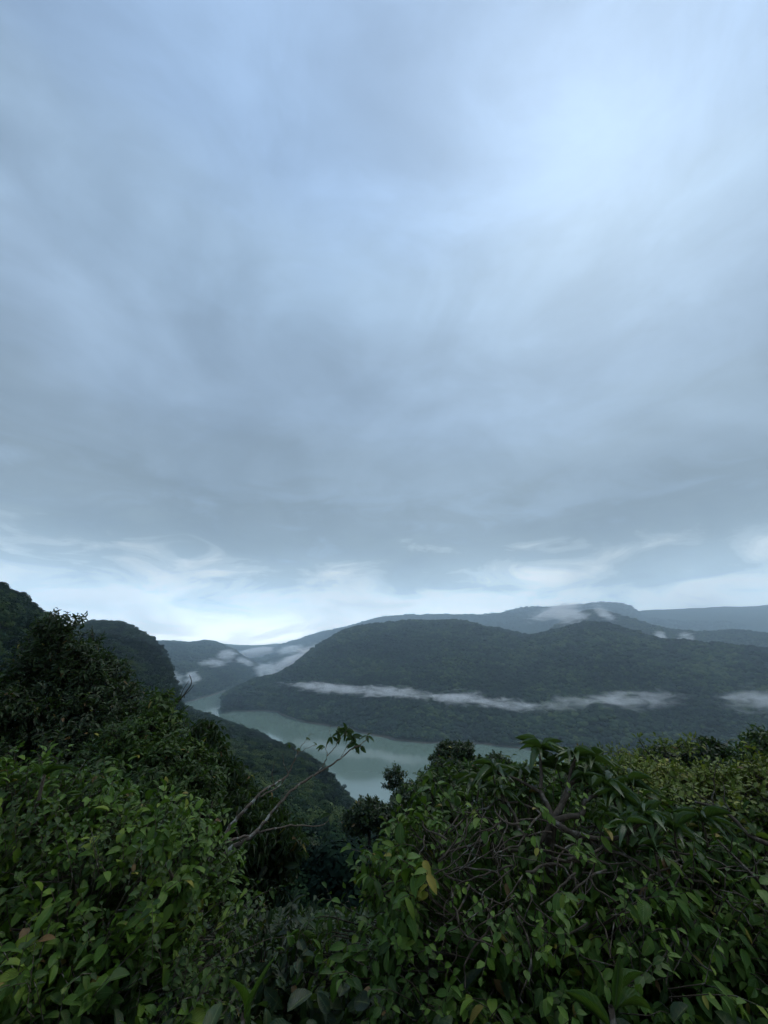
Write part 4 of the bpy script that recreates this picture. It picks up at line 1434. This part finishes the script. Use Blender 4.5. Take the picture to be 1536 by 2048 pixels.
# --- small plants low in the foreground
def tuft(name, label, cat, base, arcs, mats, width, shape='strap', bark=MB_TWIG):
    """a clump of long arching leaves; arcs: (direction, length)"""
    root = link(name, None, label=label, cat=cat, loc=base)
    lv = Leaves()
    for dirv, L in arcs:
        d = unit(np.asarray(dirv, float)[None])
        side = np.array([[0, 0, 1.0]]) - d * d[:, 2:3]
        lv.add(np.asarray(base)[None] + rr.normal(0, .02, (1, 3)), d, side + rr.normal(0, .15, (1, 3)), np.array([L]), np.array([width * L * rr.uniform(.85, 1.15)]), rr, 3)
    tube_obj('stem', [(np.array([base - np.array([0, 0, .16]), base - np.array([0, 0, .08]), base + np.array([0, 0, .03])]), np.array([.012, .012, .010]))], bark, root, np.asarray(base), 6)
    PLANTS.append((root, lv.done(), shape, mats[0], mats[1], 40))
    return root


tuft('strap_leaf_plant', 'arching long pale green leaves at the bottom edge below the vine mound', 'plant', at(1225, 2035, 2.1),
     [((.75, .4, .5), .18), ((.5, .4, .8), .17), ((-.75, .4, .45), .16), ((.95, .4, .0), .18)], ML_LEFT, .22, 'lance')
tuft('curled_fern', 'pale curled strap leaves low in the dark hollow at the bottom edge', 'plant', at(486, 2040, 2.5),
     [((.35, .2, 1), .20), ((-.15, .1, 1), .16)], ML_LEFT, .09)
tuft('bromeliad', 'small pale plant with upright pointed leaves on top of the broad-leaved bush', 'plant', at(88, 1552, 4.4),
     [((.7, .0, .8), .16), ((-.3, .1, .9), .13), ((.3, -.1, .9), .12), ((-.7, .1, .5), .12)], ML_LEFT, .18)
sp = at(350, 1790, 4.1)
sb = gp(sp[0], sp[1])
sap = link('young_sapling', None, label='young sapling with a pale curved stem and fresh green leaves beside the broad-leaved bush', cat='sapling', loc=sb)
P3 = smooth_path([sb, sp, at(347, 1765, 4.1), at(338, 1738, 4.05), at(318, 1712, 4.0), at(312, 1690, 4.0)], 4)
tube_obj('stem', [(P3, np.linspace(.014, .008, len(P3)))], MB_PALE, sap, sb, 7)
YL = Leaves()
for x, y in ((312, 1690), (325, 1680), (340, 1672), (300, 1684), (320, 1700), (345, 1690), (335, 1662)):
    c = at(x, y, 4.0 + rr.uniform(-.08, .08))
    k = 5
    a = unit(rr.normal(0, 1, (k, 3)) + np.array([0, -.3, -.1]))
    YL.add(np.repeat(c[None], k, 0), a, np.array([[0, -.4, .9]]) + rr.normal(0, .3, (k, 3)), rr.uniform(.07, .12, k), rr.uniform(.035, .055, k), rr, 4)
    tube_obj('twig', [(wander(P3[-2], c, rr, 5, .08), np.linspace(.005, .003, 5))], MB_PALE, sap, sb, 5)
PLANTS.append((sap, YL.done(), 'ovate', ML_LEFT[0], ML_LEFT[1], 35))

# --- trees standing lower on the slope, dark against the lake
def slope_tree(label, px, top, D, lobes, seed, mats=None, twigs=420, leaf=(.22, .36), holes=.40, name='slope_tree', limb=.11):
    c = at(px, top, D)
    k = D / FPX
    ls = [(at(px + dx, top + dy, D + dz), (sx * k * 1.1, sx * k, sy * k * 1.1)) for dx, dy, dz, sx, sy in lobes]
    return plant(name, label, 'tree', gp(c[0], c[1]), ls, seed, mats or ML_DARK, MB_DARK, 'small', twigs=twigs, leaf=leaf, aspect=.55, per=(6, 10), twig=(.25, .55), droop=.15, up=.4,
                 shell=(.55, 1.05), holes=holes, hole_scale=.55, parts=0, limb=limb, facing=-1.1, inner=1.5, group='trees on the slope before the lake')


slope_tree('slender tree with a thin see-through crown before the bright lake', 790, 1530, 46, [(0, 12, 0, 10, 5), (-13, 26, 0, 8, 4), (12, 24, 0, 8, 4), (-8, 44, 0, 10, 4), (13, 42, 0, 7, 4), (2, 62, 0, 8, 4)], 301, twigs=190, holes=.46, leaf=(.14, .24), limb=.07)
slope_tree('flat-topped tree with layered crown left of the rosette shrub before the green water', 912, 1492, 48, [(-6, 10, 0, 22, 8), (18, 12, 0, 16, 8), (-14, 26, 0, 24, 9), (20, 28, 0, 18, 10)], 302, twigs=520, holes=.44)
slope_tree('dense round tree under the flat-topped tree', 905, 1535, 44, [(0, 22, 0, 34, 22), (-30, 36, 0, 24, 18), (36, 24, 0, 20, 18)], 303, twigs=700, holes=.34)
slope_tree('low dark tree right of the slender tree', 832, 1578, 42, [(0, 20, 0, 26, 18), (-22, 34, 0, 22, 16), (24, 30, 0, 22, 16)], 304, twigs=560, holes=.34)
slope_tree('dark bushy tree at the water gap beside the vine mound', 738, 1606, 40, [(0, 22, 0, 24, 16), (-26, 36, 0, 18, 14), (22, 30, 0, 20, 14)], 305, twigs=520, holes=.34)
slope_tree('small round treetop between the flat-topped tree and the rosette shrub', 995, 1518, 46, [(0, 16, 0, 20, 13), (-20, 28, 0, 16, 12), (18, 30, 0, 18, 12)], 306, twigs=420, holes=.36)
slope_tree('broad dark treetop behind the crooked sapling', 1345, 1510, 34, [(0, 24, 0, 36, 20), (-44, 40, 0, 32, 18), (34, 42, 0, 28, 18)], 307, twigs=620, holes=.34, mats=ML_DARK)
slope_tree('rounded dark treetop right of the crooked sapling', 1425, 1502, 32, [(0, 26, 0, 30, 22), (-24, 44, 0, 28, 18), (30, 48, 0, 30, 18)], 308, twigs=640, holes=.32)
slope_tree('low dark treetop between the two tall ones on the right', 1480, 1528, 33, [(0, 22, 0, 26, 18), (14, 44, 0, 40, 20)], 309, twigs=460, holes=.32)
slope_tree('tall green tree cut by the right edge above the yellow shrub', 1545, 1488, 26, [(0, 30, 0, 26, 26), (-16, 62, 0, 28, 24), (24, 60, 0, 36, 30), (-6, 96, 0, 44, 28)], 310, mats=ML_MID, twigs=800, holes=.34, leaf=(.16, .26))
slope_tree('dark tree filling the gap under the bare branches', 600, 1700, 30, [(0, 30, 0, 34, 26), (-40, 50, 0, 34, 24), (36, 66, 0, 30, 24)], 311, twigs=700, holes=.34, leaf=(.16, .28))

finish_plants()
